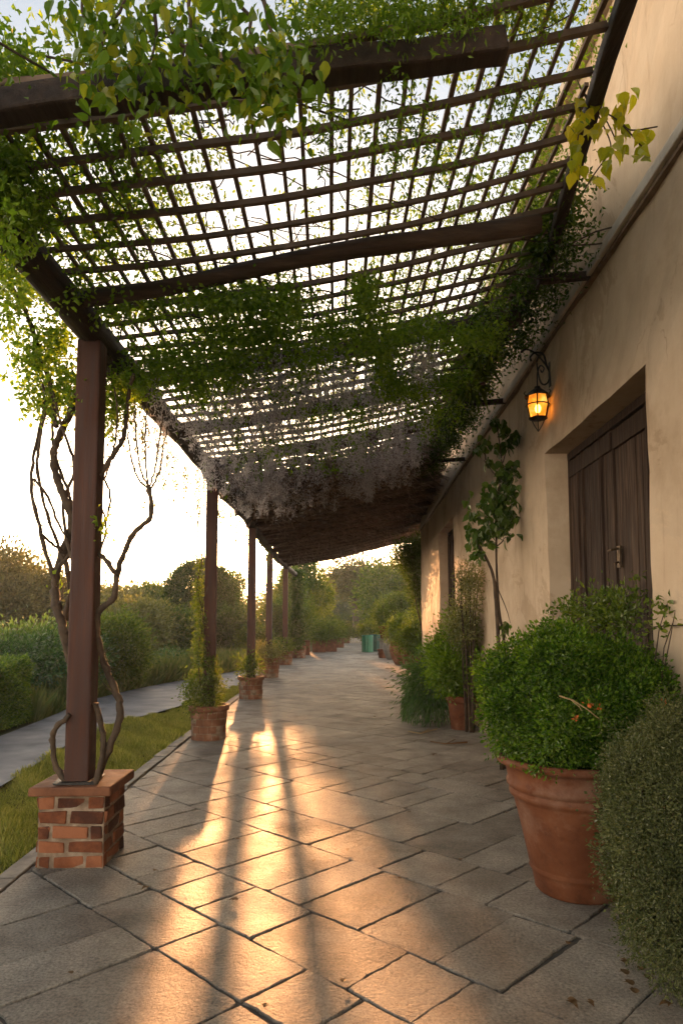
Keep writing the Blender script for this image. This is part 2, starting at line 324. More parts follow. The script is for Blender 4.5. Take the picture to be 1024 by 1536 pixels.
def pave_mat():
    m, t = mat('paving_stone'); tc = nd(t, 'ShaderNodeTexCoord'); g = nd(t, 'ShaderNodeNewGeometry')
    co = tc.outputs['Object']
    n1 = nd(t, 'ShaderNodeTexNoise', {'Vector': co, 'Scale': 2.3, 'Detail': 9.0, 'Roughness': .68})
    a = nd(t, 'ShaderNodeMath', {0: g.outputs['Random Per Island'], 1: .22, 2: -.11}, operation='MULTIPLY_ADD')
    f = nd(t, 'ShaderNodeMath', {0: n1.outputs[0], 1: a.outputs[0]}, operation='ADD')
    c = ramp(t, f.outputs[0], [(.30, (.14, .114, .09)), (.43, (.26, .214, .17)), (.57, (.36, .305, .245)), (.72, (.48, .41, .335))])
    n2 = nd(t, 'ShaderNodeTexNoise', {'Vector': co, 'Scale': 70.0, 'Detail': 5.0, 'Roughness': .7})
    c2 = ramp(t, n2.outputs[0], [(.34, (.42, .40, .37)), (.47, (.9, .9, .88)), (.66, (1.5, 1.45, 1.35))])
    mx = nd(t, 'ShaderNodeMixRGB', {0: .8, 1: c, 2: c2}, blend_type='MULTIPLY')
    # dark damp stains with a shape of their own
    n3 = nd(t, 'ShaderNodeTexNoise', {'Vector': co, 'Scale': .9, 'Detail': 10.0, 'Roughness': .72})
    s3 = ramp(t, n3.outputs[0], [(.38, (.62, .60, .58)), (.5, (1, 1, 1))])
    mx2 = nd(t, 'ShaderNodeMixRGB', {0: .7, 1: mx.outputs[0], 2: s3}, blend_type='MULTIPLY')
    r = nd(t, 'ShaderNodeMapRange', {'Value': n3.outputs[0], 'From Min': .35, 'From Max': .65, 'To Min': .48, 'To Max': .68})
    # chiselled relief: medium lumps + pits + grain
    h1 = nd(t, 'ShaderNodeTexNoise', {'Vector': co, 'Scale': 19.0, 'Detail': 8.0, 'Roughness': .68})
    h2 = nd(t, 'ShaderNodeTexNoise', {'Vector': co, 'Scale': 48.0, 'Detail': 7.0, 'Roughness': .75})
    b1 = nd(t, 'ShaderNodeBump', {'Height': h1.outputs[0], 'Strength': .8, 'Distance': .03})
    b2 = nd(t, 'ShaderNodeBump', {'Height': h2.outputs[0], 'Strength': 1.0, 'Distance': .022, 'Normal': b1.outputs[0]})
    p = nd(t, 'ShaderNodeBsdfPrincipled', {'Base Color': mx2.outputs[0], 'Roughness': r.outputs[0], 'Normal': b2.outputs[0], 'Specular IOR Level': .27})
    nd(t, 'ShaderNodeOutputMaterial', {'Surface': p.outputs[0]})
    return m
M['paving'] = pave_mat()
M['joint'] = pbr('joint', [(.3, (.08, .066, .052)), (.7, (.16, .134, .107))], 8, (.8, .95), .8, 60, spec=.2, dist=.008)

# ------------------------------------------------------------------ foliage makers
def sinn(U, k=5, f=3.0):
    o = np.zeros(len(U))
    for _ in range(k):
        w = R.normal(size=3) * f; o += np.sin(U @ w + R.random() * 6.28)
    return o / k
def blob(mb, c, r, n, L, wr=.5, lump=.22, fill=.4, cl=10, sig=None, up=.25, big=False, zmin=.0, xmax=None, half=None, droop=0.0):
    c = np.asarray(c, float); r = np.broadcast_to(np.asarray(r, float), (3,))
    nc = max(3, int(n / cl)); u = nrm(R.normal(size=(nc, 3)))
    rad = (1 + lump * sinn(u, 6, 3.4) + .5 * lump * sinn(u, 5, 9)) * (1 - fill * R.random(nc) ** 1.6)
    pc = c + u * r * rad[:, None]
    sig = sig or L * 1.5
    i = np.repeat(np.arange(nc), cl); off = R.normal(size=(len(i), 3))
    P = pc[i] + off * sig
    D = off * .6 + u[i] * .8 + R.normal(size=(len(i), 3)) * .5 + np.array([0, 0, up - droop])
    ok = P[:, 2] > zmin
    if xmax is not None: ok &= P[:, 0] < xmax(P[:, 1]) - .01
    P, D = P[ok], D[ok]
    mb.leaves(P, D, L * (.7 + .6 * R.random(len(P))), wr, big, N=nrm(u[i][ok] + R.normal(size=P.shape) * .7 + np.array([0, 0, .4])))
def cloudbox(mb, P0, sig, L, wr=.5, big=False, droop=.3, N=None):
    D = R.normal(size=P0.shape) + np.array([0, 0, -droop]); mb.leaves(P0, D, L * (.6 + .8 * R.random(len(P0))), wr, big, N)
def wiggle(p0, p1, n, amp):
    t = np.linspace(0, 1, n)[:, None]; P = np.asarray(p0) * (1 - t) + np.asarray(p1) * t
    w = np.cumsum(R.normal(0, amp, (n, 3)), 0); w -= w[0] * (1 - t) + w[-1] * t
    return P + w
def pots_scale(prof, r, h): return [(a * r, b * h) for a, b in prof]
def smoothpath(P, k=5):
    P = np.asarray(P, float); n = len(P); out = []
    for i in range(n - 1):
        p0, p1, p2, p3 = P[max(i-1, 0)], P[i], P[i+1], P[min(i+2, n-1)]
        for t in np.linspace(0, 1, k, endpoint=False):
            out.append(.5*((2*p1)+(-p0+p2)*t+(2*p0-5*p1+4*p2-p3)*t*t+(-p0+3*p1-3*p2+p3)*t**3))
    out.append(P[-1]); return np.array(out)

# ================================================================== GROUND
mb = MB()
xs = np.concatenate([np.linspace(-190, -30, 8), np.linspace(-25, 25, 41), np.linspace(30, 190, 8)])
ys = np.concatenate([np.linspace(-40, -5, 5), np.linspace(0, 60, 49), np.linspace(65, 320, 14)])
X, Yg = np.meshgrid(xs, ys); Z = -.05 + .02 * np.sin(X * .9) * np.cos(Yg * .7)
V = np.stack([X, Yg, Z], -1).reshape(-1, 3); nx = len(xs)
i = np.arange(len(ys) - 1)[:, None] * nx + np.arange(nx - 1)[None]
mb.add(V, np.stack([i, i + 1, i + nx + 1, i + nx], -1).reshape(-1, 4))
struct(mb.build('ground', M['earth'], smooth=True))

# paving laid diagonally in courses
def clip(poly, a, b, c):               # keep a*x+b*y >= c
    out = []
    for k in range(len(poly)):
        p, q = poly[k - 1], poly[k]; dp = a*p[0]+b*p[1]-c; dq = a*q[0]+b*q[1]-c
        if (dp >= 0) != (dq >= 0):
            s_ = dp / (dp - dq); out.append((p[0]+s_*(q[0]-p[0]), p[1]+s_*(q[1]-p[1])))
        if dq >= 0: out.append(q)
    return out
EDGE = -1.84
def region(poly):
    poly = clip(poly, 1, 0, EDGE)
    if len(poly) >= 3: poly = clip(poly, -1, 0.037, -1.76)
    if len(poly) >= 3 and max(p[1] for p in poly) > 26: poly = clip(poly, 1, -.085, EDGE - .085 * 26)
    return poly
mb = MB(); q2 = math.sqrt(.5); jt = .005
a = -3.0
while a < 56:
    w = R.choice([.36, .42, .47, .55, .70]); b = -56 + R.random() * .5
    if a > 12: w = R.choice([.52, .62, .74])
    while b < 6:
        Lb = R.choice([.26, .34, .42, .47, .64]); 
        xm, ym = (a + w/2 + b + Lb/2) * q2, (a + w/2 - b - Lb/2) * q2
        if -2.8 < xm < 6.2 and 0.2 < ym < 72 and xm < 1.9 + .037 * ym + 1.2:
            j = R.normal(0, .006, (4, 2))
            def quad(ins):
                cc = [(a+ins, b+ins), (a+w-ins, b+ins), (a+w-ins, b+Lb-ins), (a+ins, b+Lb-ins)]
                return [((p[0]+p[1])*q2 + j[k][0], (p[0]-p[1])*q2 + j[k][1]) for k, p in enumerate(cc)]
            po = region(quad(jt))
            if len(po) >= 3:            # worn, uneven edges
                seg = []; near = ym < 9; gx, gy = sum(p[0] for p in po)/len(po), sum(p[1] for p in po)/len(po)
                for k_ in range(len(po)):
                    A_, B_ = np.array(po[k_]), np.array(po[(k_+1) % len(po)]); ln_ = np.linalg.norm(B_-A_); ns = max(1, int(ln_ / (.035 if ym < 6 else .07))) if near else 1
                    for i_ in range(ns):
                        q_ = A_ + (B_-A_) * i_ / ns; q_ = q_ + R.normal(0, .0022, 2) * near
                        if i_ == 0 and near: q_ = q_ + (np.array([gx, gy]) - q_) * R.uniform(0, .035)
                        seg.append((float(q_[0]), float(q_[1])))
                po = seg; pi = []
                for p in po:
                    dx_, dy_ = gx - p[0], gy - p[1]; dl = max(.02, math.hypot(dx_, dy_)); q_ = min(.5, R.uniform(.003, .008) / dl); pi.append((p[0] + dx_ * q_, p[1] + dy_ * q_))
            if len(po) >= 3:
                n = len(po); dz = R.normal(0, .0008); tx, ty = R.normal(0, .0007, 2)
                ar = sum(pi[k-1][0]*pi[k][1]-pi[k][0]*pi[k-1][1] for k in range(n))
                if ar < 0: po, pi = po[::-1], pi[::-1]
                if abs(ar) > .004:
                    V = [(p[0], p[1], -.016) for p in po] + [(p[0], p[1], -.005) for p in po] + [(p[0], p[1], dz + tx*(p[0]-xm) + ty*(p[1]-ym)) for p in pi]
                    F = [[2*n + k for k in range(n)]] + [[k, (k+1) % n, n+(k+1) % n, n+k] for k in range(n)] + [[n+k, n+(k+1) % n, 2*n+(k+1) % n, 2*n+k] for k in range(n)]
                    mb.add(V, F)
        b += Lb
    a += w
struct(mb.build('terrace_paving', M['paving']))
mb = MB(); mb.add([(-1.86, -1, -.011), (1.70, -1, -.011), (2.78, 28, -.011), (6.5, 40, -.011), (6.5, 72, -.011), (2.1, 72, -.011), (-1.86, 25.5, -.011)], [[0, 1, 2, 3, 4, 5, 6]])
struct(mb.build('paving_bed', M['joint']))
# stone edging between paving and lawn
mb = MB(); y = .5
while y < 26:
    l = R.uniform(.3, .75); mb.box((-1.925 + R.normal(0, .006), y + l/2, -.03), (.13, l - .014, .07), R.normal(0, .01), .004); y += l
struct(mb.build('kerb', M['kerb'], bevel=.008))
# the side path
pn = [(-3.0, 1), (-2.95, 4), (-2.98, 6), (-3.22, 8.5), (-3.25, 10), (-2.75, 12), (-2.3, 15.5), (-2.03, 19), (-2.02, 24), (-2.0, 27)]
pf = [(-4.4, 1), (-4.35, 5), (-4.32, 8.7), (-4.45, 11), (-4.6, 13), (-4.3, 15.6), (-3.7, 18), (-3.0, 20.5), (-2.4, 24), (-2.2, 27)]
pn, pf = smoothpath(pn, 4), smoothpath(pf, 4); n = len(pn)
mb = MB(); mb.add([(p[0], p[1], .012) for p in pn] + [(p[0], p[1], .012) for p in pf], [[k, k+1, n+k+1, n+k] for k in range(n-1)])
struct(mb.build('side_path', M['asphalt']))
# lawn
def pathnear(y): return np.interp(y, pn[:, 1], pn[:, 0])
def pathfar(y): return np.interp(y, pf[:, 1], pf[:, 0])
def blades(name, m, n, ysam, xf, h, w, label, lean=.5):
    mb = MB(); y = ysam(n); x = xf(y); keep = np.isfinite(x); x, y = x[keep], y[keep]; n = len(x)
    patch = .75 + .35 * np.sin(x * 3.1 + 1) * np.sin(y * 2.3) + .25 * np.sin(x * 9 + y * 7)
    D = R.normal(size=(n, 3)) * lean; D[:, 2] = 1
    P = np.c_[x, y, np.full(n, -.045)]
    hh = h * (.5 + R.random(n)) * np.clip(patch, .35, 1.3)
    mb.leaves(P, D, hh, w, False, N=nrm(np.c_[R.normal(size=(n, 2)), R.normal(0, .2, n)]))
    return tag(mb.build(name, m), label, 'grass', kind='stuff')
blades('lawn_grass', M['grass'], 150000, lambda n: 2.6 + 15 * R.random(n) ** 1.5, lambda y: -1.99 + (pathnear(y) + 1.97) * (R.random(len(y)) ** .9) - .01, .085, .06, 'short green lawn strip between paving and side path')

# ================================================================== HOUSE
house = thing('house', (wallx(10), 10, 0), 'tan plastered house wall with two dark doors along the terrace', 'house')
SN = [(3.92, 6.09, 3.02), (12.06, 14.4, 3.37)]; S_END, HT, DEP = 18.5, 5.62, .27
ss = sorted(set(np.round(np.concatenate([np.arange(-1.5, S_END, .14), [S_END]] + [[a, b] for a, b, _ in SN]), 3)))
zz = sorted(set(np.round(np.concatenate([np.arange(0, HT, .14), [HT, 3.02, 3.37]]), 3)))
ss = np.array([s_ for k, s_ in enumerate(ss) if k == 0 or s_ - ss[k-1] > .02 or s_ in (3.92, 6.09, 12.06, 14.4)]); zz = np.array(zz)
def wdisp(s_, z):
    return .007 * np.sin(s_ * 2.1 + z * 1.3) + .005 * np.sin(s_ * 5.3 - z * 3.1 + 1) + .003 * np.sin(s_ * 11 + z * 9) + .002*np.sin(s_*23 - z*19)
SS, ZZ = np.meshgrid(ss, zz)
V = np.stack([wallx(SS) + wdisp(SS, ZZ), SS, ZZ], -1); nx = len(ss)
mb = MB(); F = []
inside = lambda s_, z: any(a < s_ < b and z < t for a, b, t in SN)
for r in range(len(zz) - 1):
    for c in range(nx - 1):
        if not inside((ss[c] + ss[c+1]) / 2, (zz[r] + zz[r+1]) / 2):
            F.append((r*nx+c, r*nx+c+1, (r+1)*nx+c+1, (r+1)*nx+c))
mb.add(V.reshape(-1, 3), np.array(F)[:, ::-1])
def reveal(path):                       # path: list of (s, z) -> strip going DEP into the wall
    P = np.array([[wallx(s_) + wdisp(s_, z), s_, z] for s_, z in path]); Q = P + np.array([DEP, -.037 * DEP, 0]); k = len(P)
    r_ = .5
    mb.add(np.concatenate([P, Q]), np.array([[i, i+1, k+i+1, k+i] for i in range(k-1)]))
for a, b, t in SN:
    reveal([(a, z) for z in zz if z <= t]); reveal([(b, z) for z in zz if z <= t])
    reveal([(s_, t) for s_ in ss if a <= s_ <= b])
e = [(wallx(S_END) + wdisp(S_END, z), S_END, z) for z in zz]; k = len(e)
mb.add(e + [(p[0] + 6, p[1] - .2, p[2]) for p in e], np.array([[i, i+1, k+i+1, k+i] for i in range(k-1)])[:, ::-1])
b0 = (wallx(-1.5), -1.5)
mb.add([(b0[0], b0[1], 0), (b0[0]+6, b0[1], 0), (b0[0]+6, b0[1], HT), (b0[0], b0[1], HT)], [[0, 1, 2, 3]])
mb.build('wall', M['plaster'], house)
rzw = -math.atan(.037)
def wbox(mb, s0, s1, off0, off1, z0, z1, jit=0):   # box on the wall; off = distance out from the wall face
    sc, oc = (s0 + s1) / 2, (off0 + off1) / 2
    mb.box((wallx(sc) - oc, sc, (z0 + z1) / 2), (abs(off1 - off0), s1 - s0, z1 - z0), rzw, jit)
mb = MB(); s_ = -1.4
while s_ < S_END:
    l = min(R.uniform(1.1, 2.2), S_END - s_ + .001); wbox(mb, s_, s_ + l - .012, -.05, .052 + R.normal(0, .003), 3.985 + R.normal(0, .003), 4.065, .002); s_ += l
mb.build('string_course', M['stone_trim'], house, bevel=.008)
mb = MB(); wbox(mb, -1.4, S_END, -.04, .028, 3.955, 3.982); mb.build('string_course_lip', M['lip'], house)
mb = MB(); wbox(mb, -1.6, S_END + .1, -.5, .10, HT, HT + .12); mb.build('coping', M['stone_trim'], house, bevel=.02)
mb = MB()
for k in range(14):
    y0 = -1.5 + k * 1.45; mb.add([(wallx(y0)-.05, y0, HT+.14), (wallx(y0)-.05, y0+1.43, HT+.14), (wallx(y0)+5, y0+1.43, HT+1.7), (wallx(y0)+5, y0, HT+1.7)], [[0, 1, 2, 3]])
mb.build('roof', M['old_terracotta'], house)
# downpipe stub high on the wall
mb = MB(); mb.tube([at(1011, 176, 3.62), at(1003, 100, 3.62), at(989, -10, 3.6), at(975, -120, 3.6)], .016, 8)
mb.build('downpipe', M['iron'], house, smooth=True)
def door(s0, s1, top, label, plank, hs):
    inn = DEP - .06
    # the door as one part (frame rails), leaves and handle under it
    fr = MB(); wbox(fr, s0 + .005, s1 - .005, -inn - .07, -inn + .015, top - .07, top - .004); wbox(fr, s0 + .005, s0 + .06, -inn - .07, -inn + .012, 0, top - .072); wbox(fr, s1 - .06, s1 - .005, -inn - .07, -inn + .012, 0, top - .072)
    d = fr.build('door', M['door_wood'], house, bevel=.004); tag(d, label)
    mid = (s0 + s1) / 2
    for k, (a, b) in enumerate(((s0 + .064, mid - .006), (mid + .006, s1 - .064))):
        lf = MB(); s_ = a; pr = .012 * k
        wbox(lf, a, b, -inn - .06, -inn - .03, .02, top - .075)
        while s_ < b - .02:
            w = min(R.uniform(*plank), b - s_)
            if b - s_ - w < .04: w = b - s_
            h_ = R.uniform(0, .012)
            wbox(lf, s_ + .004, s_ + w - .004, -inn - .028, -inn + pr + h_ - .008, .025, top - .08 - R.random() * .01, .0012)
            if R.random() < .55: wbox(lf, s_ + w - .012, s_ + w + .008, -inn - .02, -inn + pr + h_ + .012, .03, top - .085, .001)
            s_ += w
        # top rail
        wbox(lf, a + .005, b - .005, -inn + pr - .01, -inn + pr + .016, top - .24, top - .10, .001)
        lf.build('door_leaf', M['door_wood'], d, bevel=.003)
    h = MB(); y0 = mid - .08; x0 = wallx(y0) + inn
    wbox(h, y0 - .03, y0 + .03, -inn + .012, -inn + .022, hs - .06, hs + .10)
    h.tube([(x0 - .02, y0, hs + .08), (x0 - .07, y0, hs + .07), (x0 - .07, y0 + .06, hs + .065)], .009, 8)
    h.tube([(x0 - .02, y0, hs - .02), (x0 - .05, y0, hs - .03), (x0 - .05, y0, hs - .09)], .008, 8)
    h.build('handle', M['brass'], d)
door(3.92, 6.09, 3.02, 'wide plank double door behind the clipped bush', (.07, .17), 1.95)
door(12.06, 14.4, 3.37, 'far dark door in the orange lit stretch of wall', (.1, .2), 1.5)

# ================================================================== PERGOLA
perg = thing('pergola', (-1.6, 4.34, 0), 'long dark wooden pergola with lattice roof over the paved walk', 'pergola')
POSTS = [(-1.60, 4.42, .44), (-1.60, 8.93, .3), (-1.61, 13.5, .3), (-1.74, 18.6, .3), (-1.68, 23.9, .3), (-1.52, 28.3, .3)]
ZB = 3.43
for k, (x, y, z0) in enumerate(POSTS):
    mb = MB(); w = [.155, .15, .155, .16, .17, .2][k]
    mb.box((x, y, (z0 + ZB - .09) / 2), (w, w, ZB - .09 - z0), 0.06 if k == 0 else R.normal(0, .05), .002)
    mb.build('post', M['post_wood'] if k < 5 else M['dark_wood'], perg, bevel=.012)
mb = MB(); yb = np.linspace(.8, 28.6, 70); P = np.c_[np.interp(yb, [1, 12, 18.6, 24, 29], [-1.6, -1.61, -1.74, -1.68, -1.52]) + .012*np.sin(yb*1.7), yb, ZB + .018 * np.sin(yb * 1.1)]
mb.tube(P, .098, 10, rough=.05); mb.build('edge_beam', M['dark_wood'], perg, smooth=True)
# short sleeve bracket under the beam next to the first post
mb = MB(); mb.box((-1.60, 5.0, ZB - .13), (.10, .9, .07), 0, .004); mb.build('bolster', M['dark_wood'], perg, bevel=.01)
# the thick squared beam in front, then round logs
p0, p1 = at(-190, 183, 2.45), at(757, 70, 2.45)
mb = MB(); P = np.linspace(p0, p1, 22); P[:, 2] += .006 * np.sin(np.arange(22) * 1.3)
mb.tube(P, .070, 4, sq=True, rough=.02); mb.build('cross_beam', M['dark_wood'], perg, bevel=.012)
LOGS = [(3.98, .052, at(112, 470, 3.98)[0], at(809, 390, 3.98)[0])] + [(y, .062, -1.66, xedge(y) + .04) for y in (5.45, 6.9, 8.4)] + [(y, .055, -1.75, xedge(y) + .05) for y in (10.4, 12, 13.6, 15.2, 16.9, 18.6, 20.3, 22, 23.6)]
for y, r, xa, xb in LOGS:
    xs_ = np.linspace(xa, xb, 16); z = np.interp(xs_, [xa, xb], [zroof(xa) - .085, zroof(xb) - .10]) 
    P = np.c_[xs_, y + .02 * np.sin(xs_ * 2 + y), z + .012 * np.sin(xs_ * 3 + y * 2)]
    mb = MB(); mb.tube(P, r * np.linspace(.95, 1.12, 16), 10, rough=.05); mb.build('rafter', M['log_wood'], perg, smooth=True)
# battens (across) and slats (along)
y = 1.78; k = 0
while y < 11.6:
    xa, xb = (-1.66 if y > 2.4 else .42) + R.normal(0, .03), xedge(y) + R.uniform(-.01, .06)
    xs_ = np.linspace(xa, xb, 14); P = np.c_[xs_, np.full(14, y) + R.normal(0, .006) + .008*np.sin(xs_*2+k), zroof(xs_) + .02 + .006 * np.sin(xs_ * 4 + k)]
    mb = MB(); mb.tube(P, (.0195 if y < 6 else .022) * R.uniform(.9, 1.15), 4, sq=True, rough=.03); mb.build('batten', M['slat_wood'], perg)
    y += .232 if y < 6.2 else .26; k += 1
for x in np.arange(-1.62, 1.62, .1135):
    y0 = 2.52 if x < .4 else 1.5; y1 = 11.8
    if x > 1.1: y0 = 2.5 + (x - 1.1) * 5
    n = 40; ys_ = np.linspace(y0, y1, n); xo = x + R.normal(0, .006)
    P = np.c_[xo + .006 * np.sin(ys_ * 1.3 + x * 9), ys_, zroof(np.full(n, xo)) + .058 + .004 * np.sin(ys_ * 2 + x)]
    mb = MB(); mb.tube(P, .0145 * R.uniform(.85, 1.15), 4, sq=True, rough=.03); mb.build('slat', M['slat_wood'], perg)
# beam along the house side with arms reaching to the wall
ys_ = np.linspace(1.6, 12, 26); xe = xedge(ys_) + .06
mb = MB(); mb.tube(np.c_[xe, ys_, zroof(xe) - .0], .052, 4, sq=True, rough=.02); mb.build('wall_beam', M['dark_wood'], perg, bevel=.01)
for y in (4.75, 7.6, 10.4):
    x0 = float(xedge(y)) - .02; z = float(zroof(x0)) - .13
    mb = MB(); mb.tube(np.linspace((x0, y, z), (wallx(y) + .1, y, z + .05), 4), .04, 4, sq=True, rough=.03)
    mb.build('wall_arm', M['dark_wood'], perg, bevel=.006)
# brushwood thatch on the far half of the roof
ty = np.linspace(10.3, 23.75, 420); tx = np.linspace(0, 1, 60); TX, TY = np.meshgrid(tx, ty)
XX = -1.60 + TX * (np.minimum(xedge(TY) + .12, wallx(TY) + .6) + 1.60)
roll = 1 - np.mod((TY - 10.3) / .86 + .06 * np.sin(XX * 3) + .03 * np.sin(XX * 11 + TY), 1.0)
low = zroof(XX) + .06 - .13 * roll + .012 * np.sin(XX * 7 + TY * 3) + R.normal(0, .012, XX.shape)
top = zroof(XX) + .20 + R.normal(0, .01, XX.shape)
mb = MB()
for ZL in (low, top):
    nx = len(tx); i = np.arange(len(ty)-1)[:, None]*nx + np.arange(nx-1)[None]
    mb.add(np.stack([XX, TY, ZL], -1).reshape(-1, 3), np.stack([i, i+1, i+nx+1, i+nx], -1).reshape(-1, 4))
e0 = np.stack([XX[-1], TY[-1], low[-1]], -1); e1 = np.stack([XX[-1], TY[-1], top[-1]], -1); k = len(e0)
mb.add(np.concatenate([e0, e1]), np.array([[i, i+1, k+i+1, k+i] for i in range(k-1)]))
e0 = np.stack([XX[:, 0], TY[:, 0], low[:, 0]], -1); e1 = np.stack([XX[:, 0], TY[:, 0], top[:, 0]], -1); k = len(e0)
mb.add(np.concatenate([e0, e1]), np.array([[i, i+1, k+i+1, k+i] for i in range(k-1)]))
n = 26000; y = R.uniform(8.6, 23.8, n) ; x = -1.52 + R.random(n) * (xedge(y) + 1.55)
keep = R.random(n) < np.clip((y - 8) / 3.2, 0, 1); x, y = x[keep], y[keep]; n = len(x)
P = np.c_[x, y, zroof(x) + R.uniform(.0, .07, n)]; D = R.normal(size=(n, 3)); D[:, 0] *= 2.2; D[:, 2] = D[:, 2] * .22 - .08
mb.leaves(P, D, R.uniform(.12, .42, n), .028)
mb.build('brush_thatch', M['thatch'], perg)
y = 10.7
while y < 23.7:
    xs_ = np.linspace(-1.72, xedge(y), 14); P = np.c_[xs_, np.full(14, y) + .03*np.sin(xs_*2 + y), zroof(xs_) - .05 + .010 * np.sin(xs_ * 4 + y * 5)]
    mb = MB(); mb.tube(P, .034, 8, rough=.08); mb.build('pole', M['slat_wood'], perg); y += .86

# brick plinth under the first post
pl = thing('brick_plinth', (-1.60, 4.50, 0), 'square red brick plinth carrying the nearest pergola post', 'plinth')
mb = MB(); hw = .205; cx, cy = -1.60, 4.50; course = .088
for k in range(5):
    z = .002 + course * k + .037
    for side in range(4):
        ang = side * math.pi / 2; cs, sn = math.cos(ang), math.sin(ang)
        cuts = [-hw, -.02 + R.normal(0, .012), hw] if k % 2 else [-hw, -.11 + R.normal(0, .01), .10 + R.normal(0, .01), hw]
        for a, b in zip(cuts[:-1], cuts[1:]):
            m_ = (a + b) / 2; dpt = hw - .034 + R.normal(0, .004)
            l = b - a - .020
            if l > .02:
                mb.box((cx + m_*cs + dpt*sn, cy + m_*sn - dpt*cs, z), (l, .07, course - .018), ang, .0042)
mb.build('brickwork', M['brick'], pl, bevel=.006)
mb = MB(); mb.box((cx, cy, .22), (2*hw - .012, 2*hw - .012, .435)); mb.build('mortar', M['mortar'], pl)
mb = MB(); mb.box((cx, cy, .468), (.50, .50, .058), 0, .003); c_ = mb.build('cap', M['old_terracotta'], pl, bevel=.012)
mb = MB(); mb.box((-1.60, 4.42, .506), (.25, .25, .016), .1, .004); mb.build('base_plate', M['iron'], pl)

# ================================================================== POTS
def fill_soil(parent, c, r, z):
    mb = MB(); th = np.arange(24) * 2*math.pi/24
    mb.add([(c[0], c[1], z + .02)] + [(c[0] + r*math.cos(t), c[1] + r*math.sin(t), z + R.normal(0, .004)) for t in th], [[0, 1+k, 1+(k+1) % 24] for k in range(24)])
    mb.build('soil', M['soil'], parent)
def brick_planter(x, y, r, h, label):
    t = thing('brick_planter', (x, y, 0), label, 'planter', 'round brick planters around the pergola posts')
    mb = MB(); nb = 13; rows = 4; ch = (h - .07) / rows
    for k in range(rows):
        for j in range(nb):
            a = (j + .5 * (k % 2)) * 2*math.pi/nb; rr = r * (.88 + .05 * k / rows)
            n = 5; da = 2*math.pi/nb * .93; z0 = .004 + k*ch; z1 = z0 + ch*.9; ro = rr + R.normal(0, .004)
            V = []; 
            for i in range(n):
                aa = a - da/2 + da*i/(n-1) + R.normal(0, .004)
                for rad in (ro, rr - .04):
                    for z in (z0, z1): V.append((x + rad*math.cos(aa), y + rad*math.sin(aa), z))
            F = []
            for i in range(n-1):
                p = i*4; q = p+4; F += [[p, q, q+1, p+1], [p+2, p+3, q+3, q+2], [p+1, q+1, q+3, p+3], [p, p+2, q+2, q]]
            F += [[0, 1, 3, 2], [(n-1)*4, (n-1)*4+2, (n-1)*4+3, (n-1)*4+1]]
            mb.add(V, F)
    mb.build('brickwork', M['old_terracotta'], t)
    mb = MB(); mb.lathe((x, y, 0), [(r*.87, 0), (r*.915, h - .04), (r*.8, h - .04)], 40); mb.build('mortar', M['mortar'], t)
    mb = MB(); mb.lathe((x, y, 0), [(r*.93, h-.075), (r*1.02, h-.065), (r*1.05, h-.035), (r*1.03, h), (r*.9, h+.003), (r*.86, h-.02), (r*.84, h-.07)], 48, .004); mb.build('rim', M['old_terracotta'], t, smooth=True)
    fill_soil(t, (x, y), r*.88, h - .05)
    return t
LP = ['nearest round brick planter with a leafy climber around its post', 'second brick planter from the camera with sparse upright shoots', 'third brick planter along the pergola with low spreading leaves', 'fourth brick planter along the pergola in the shade', 'farthest brick planter at the last vine covered post']
PL = [(-1.60, 8.93, .25, .43), (-1.61, 13.5, .25, .43), (-1.74, 18.6, .30, .52), (-1.68, 23.9, .28, .46), (-1.45, 28.4, .34, .48)]
for (x, y, r, h), lb in zip(PL, LP): brick_planter(x, y, r, h, lb)

POTP = [(.50, 0), (.53, .02), (.56, .12), (.585, .155), (.60, .165), (.585, .185), (.60, .20), (.70, .48), (.775, .66), (.80, .69), (.83, .70), (.835, .73), (.81, .745), (.83, .76), (.865, .775), (.87, .805), (.845, .82), (.88, .915), (.93, .93), (.985, .945), (1.0, .965), (.995, .99), (.96, 1.0), (.90, .99), (.86, .95), (.84, .86)]
PLAIN = [(.66, 0), (.68, .02), (.84, .75), (.86, .80), (.94, .81), (.97, .83), (1.0, .97), (.98, 1.0), (.92, .995), (.88, .93), (.84, .85)]
JAR = [(.50, 0), (.55, .03), (.78, .25), (.97, .55), (1.0, .72), (.93, .88), (.86, .94), (.90, .97), (.88, 1.0), (.80, .99), (.78, .9)]
BOWL = [(.55, 0), (.62, .05), (.85, .45), (.95, .8), (1.0, .86), (1.02, .95), (.98, 1.0), (.9, .97), (.86, .85)]
def pot(name, x, y, r, h, prof, m, label, cat='pot', z=0, group=None, k=56):
    t = thing(name, (x, y, z), label, cat, group)
    mb = MB(); mb.lathe((x, y, z), [(0.001, .004)] + pots_scale(prof, r, h), k, .003); mb.build('body', m, t, smooth=True)
    fill_soil(t, (x, y), r * .86, z + h * .88); return t
pot('terracotta_pot', 1.375, 3.95, .44, .745, POTP, M['terracotta'], 'largest ribbed terracotta pot in the right foreground', k=96)
pot('terracotta_pot', 1.80, 9.68, .228, .465, PLAIN, M['terracotta'], 'small plain terracotta pot beside the weeping grassy shrub')
pot('terracotta_bowl', 2.42, 20.6, .36, .5, BOWL, M['terracotta'], 'wide bright terracotta bowl beyond the end of the wall')
pot('terracotta_jar', 2.36, 23.9, .42, .80, JAR, M['old_terracotta'], 'brown rounded terracotta jar behind the bright bowl', 'jar')
pot('stone_pot', 2.30, 27.2, .36, .72, JAR, M['stone'], 'grey brown stone pot left of the rounded jar')
ped = thing('stone_pedestal', (2.28, 30.4, 0), 'rough stone pedestal carrying a small orange pot', 'pedestal')
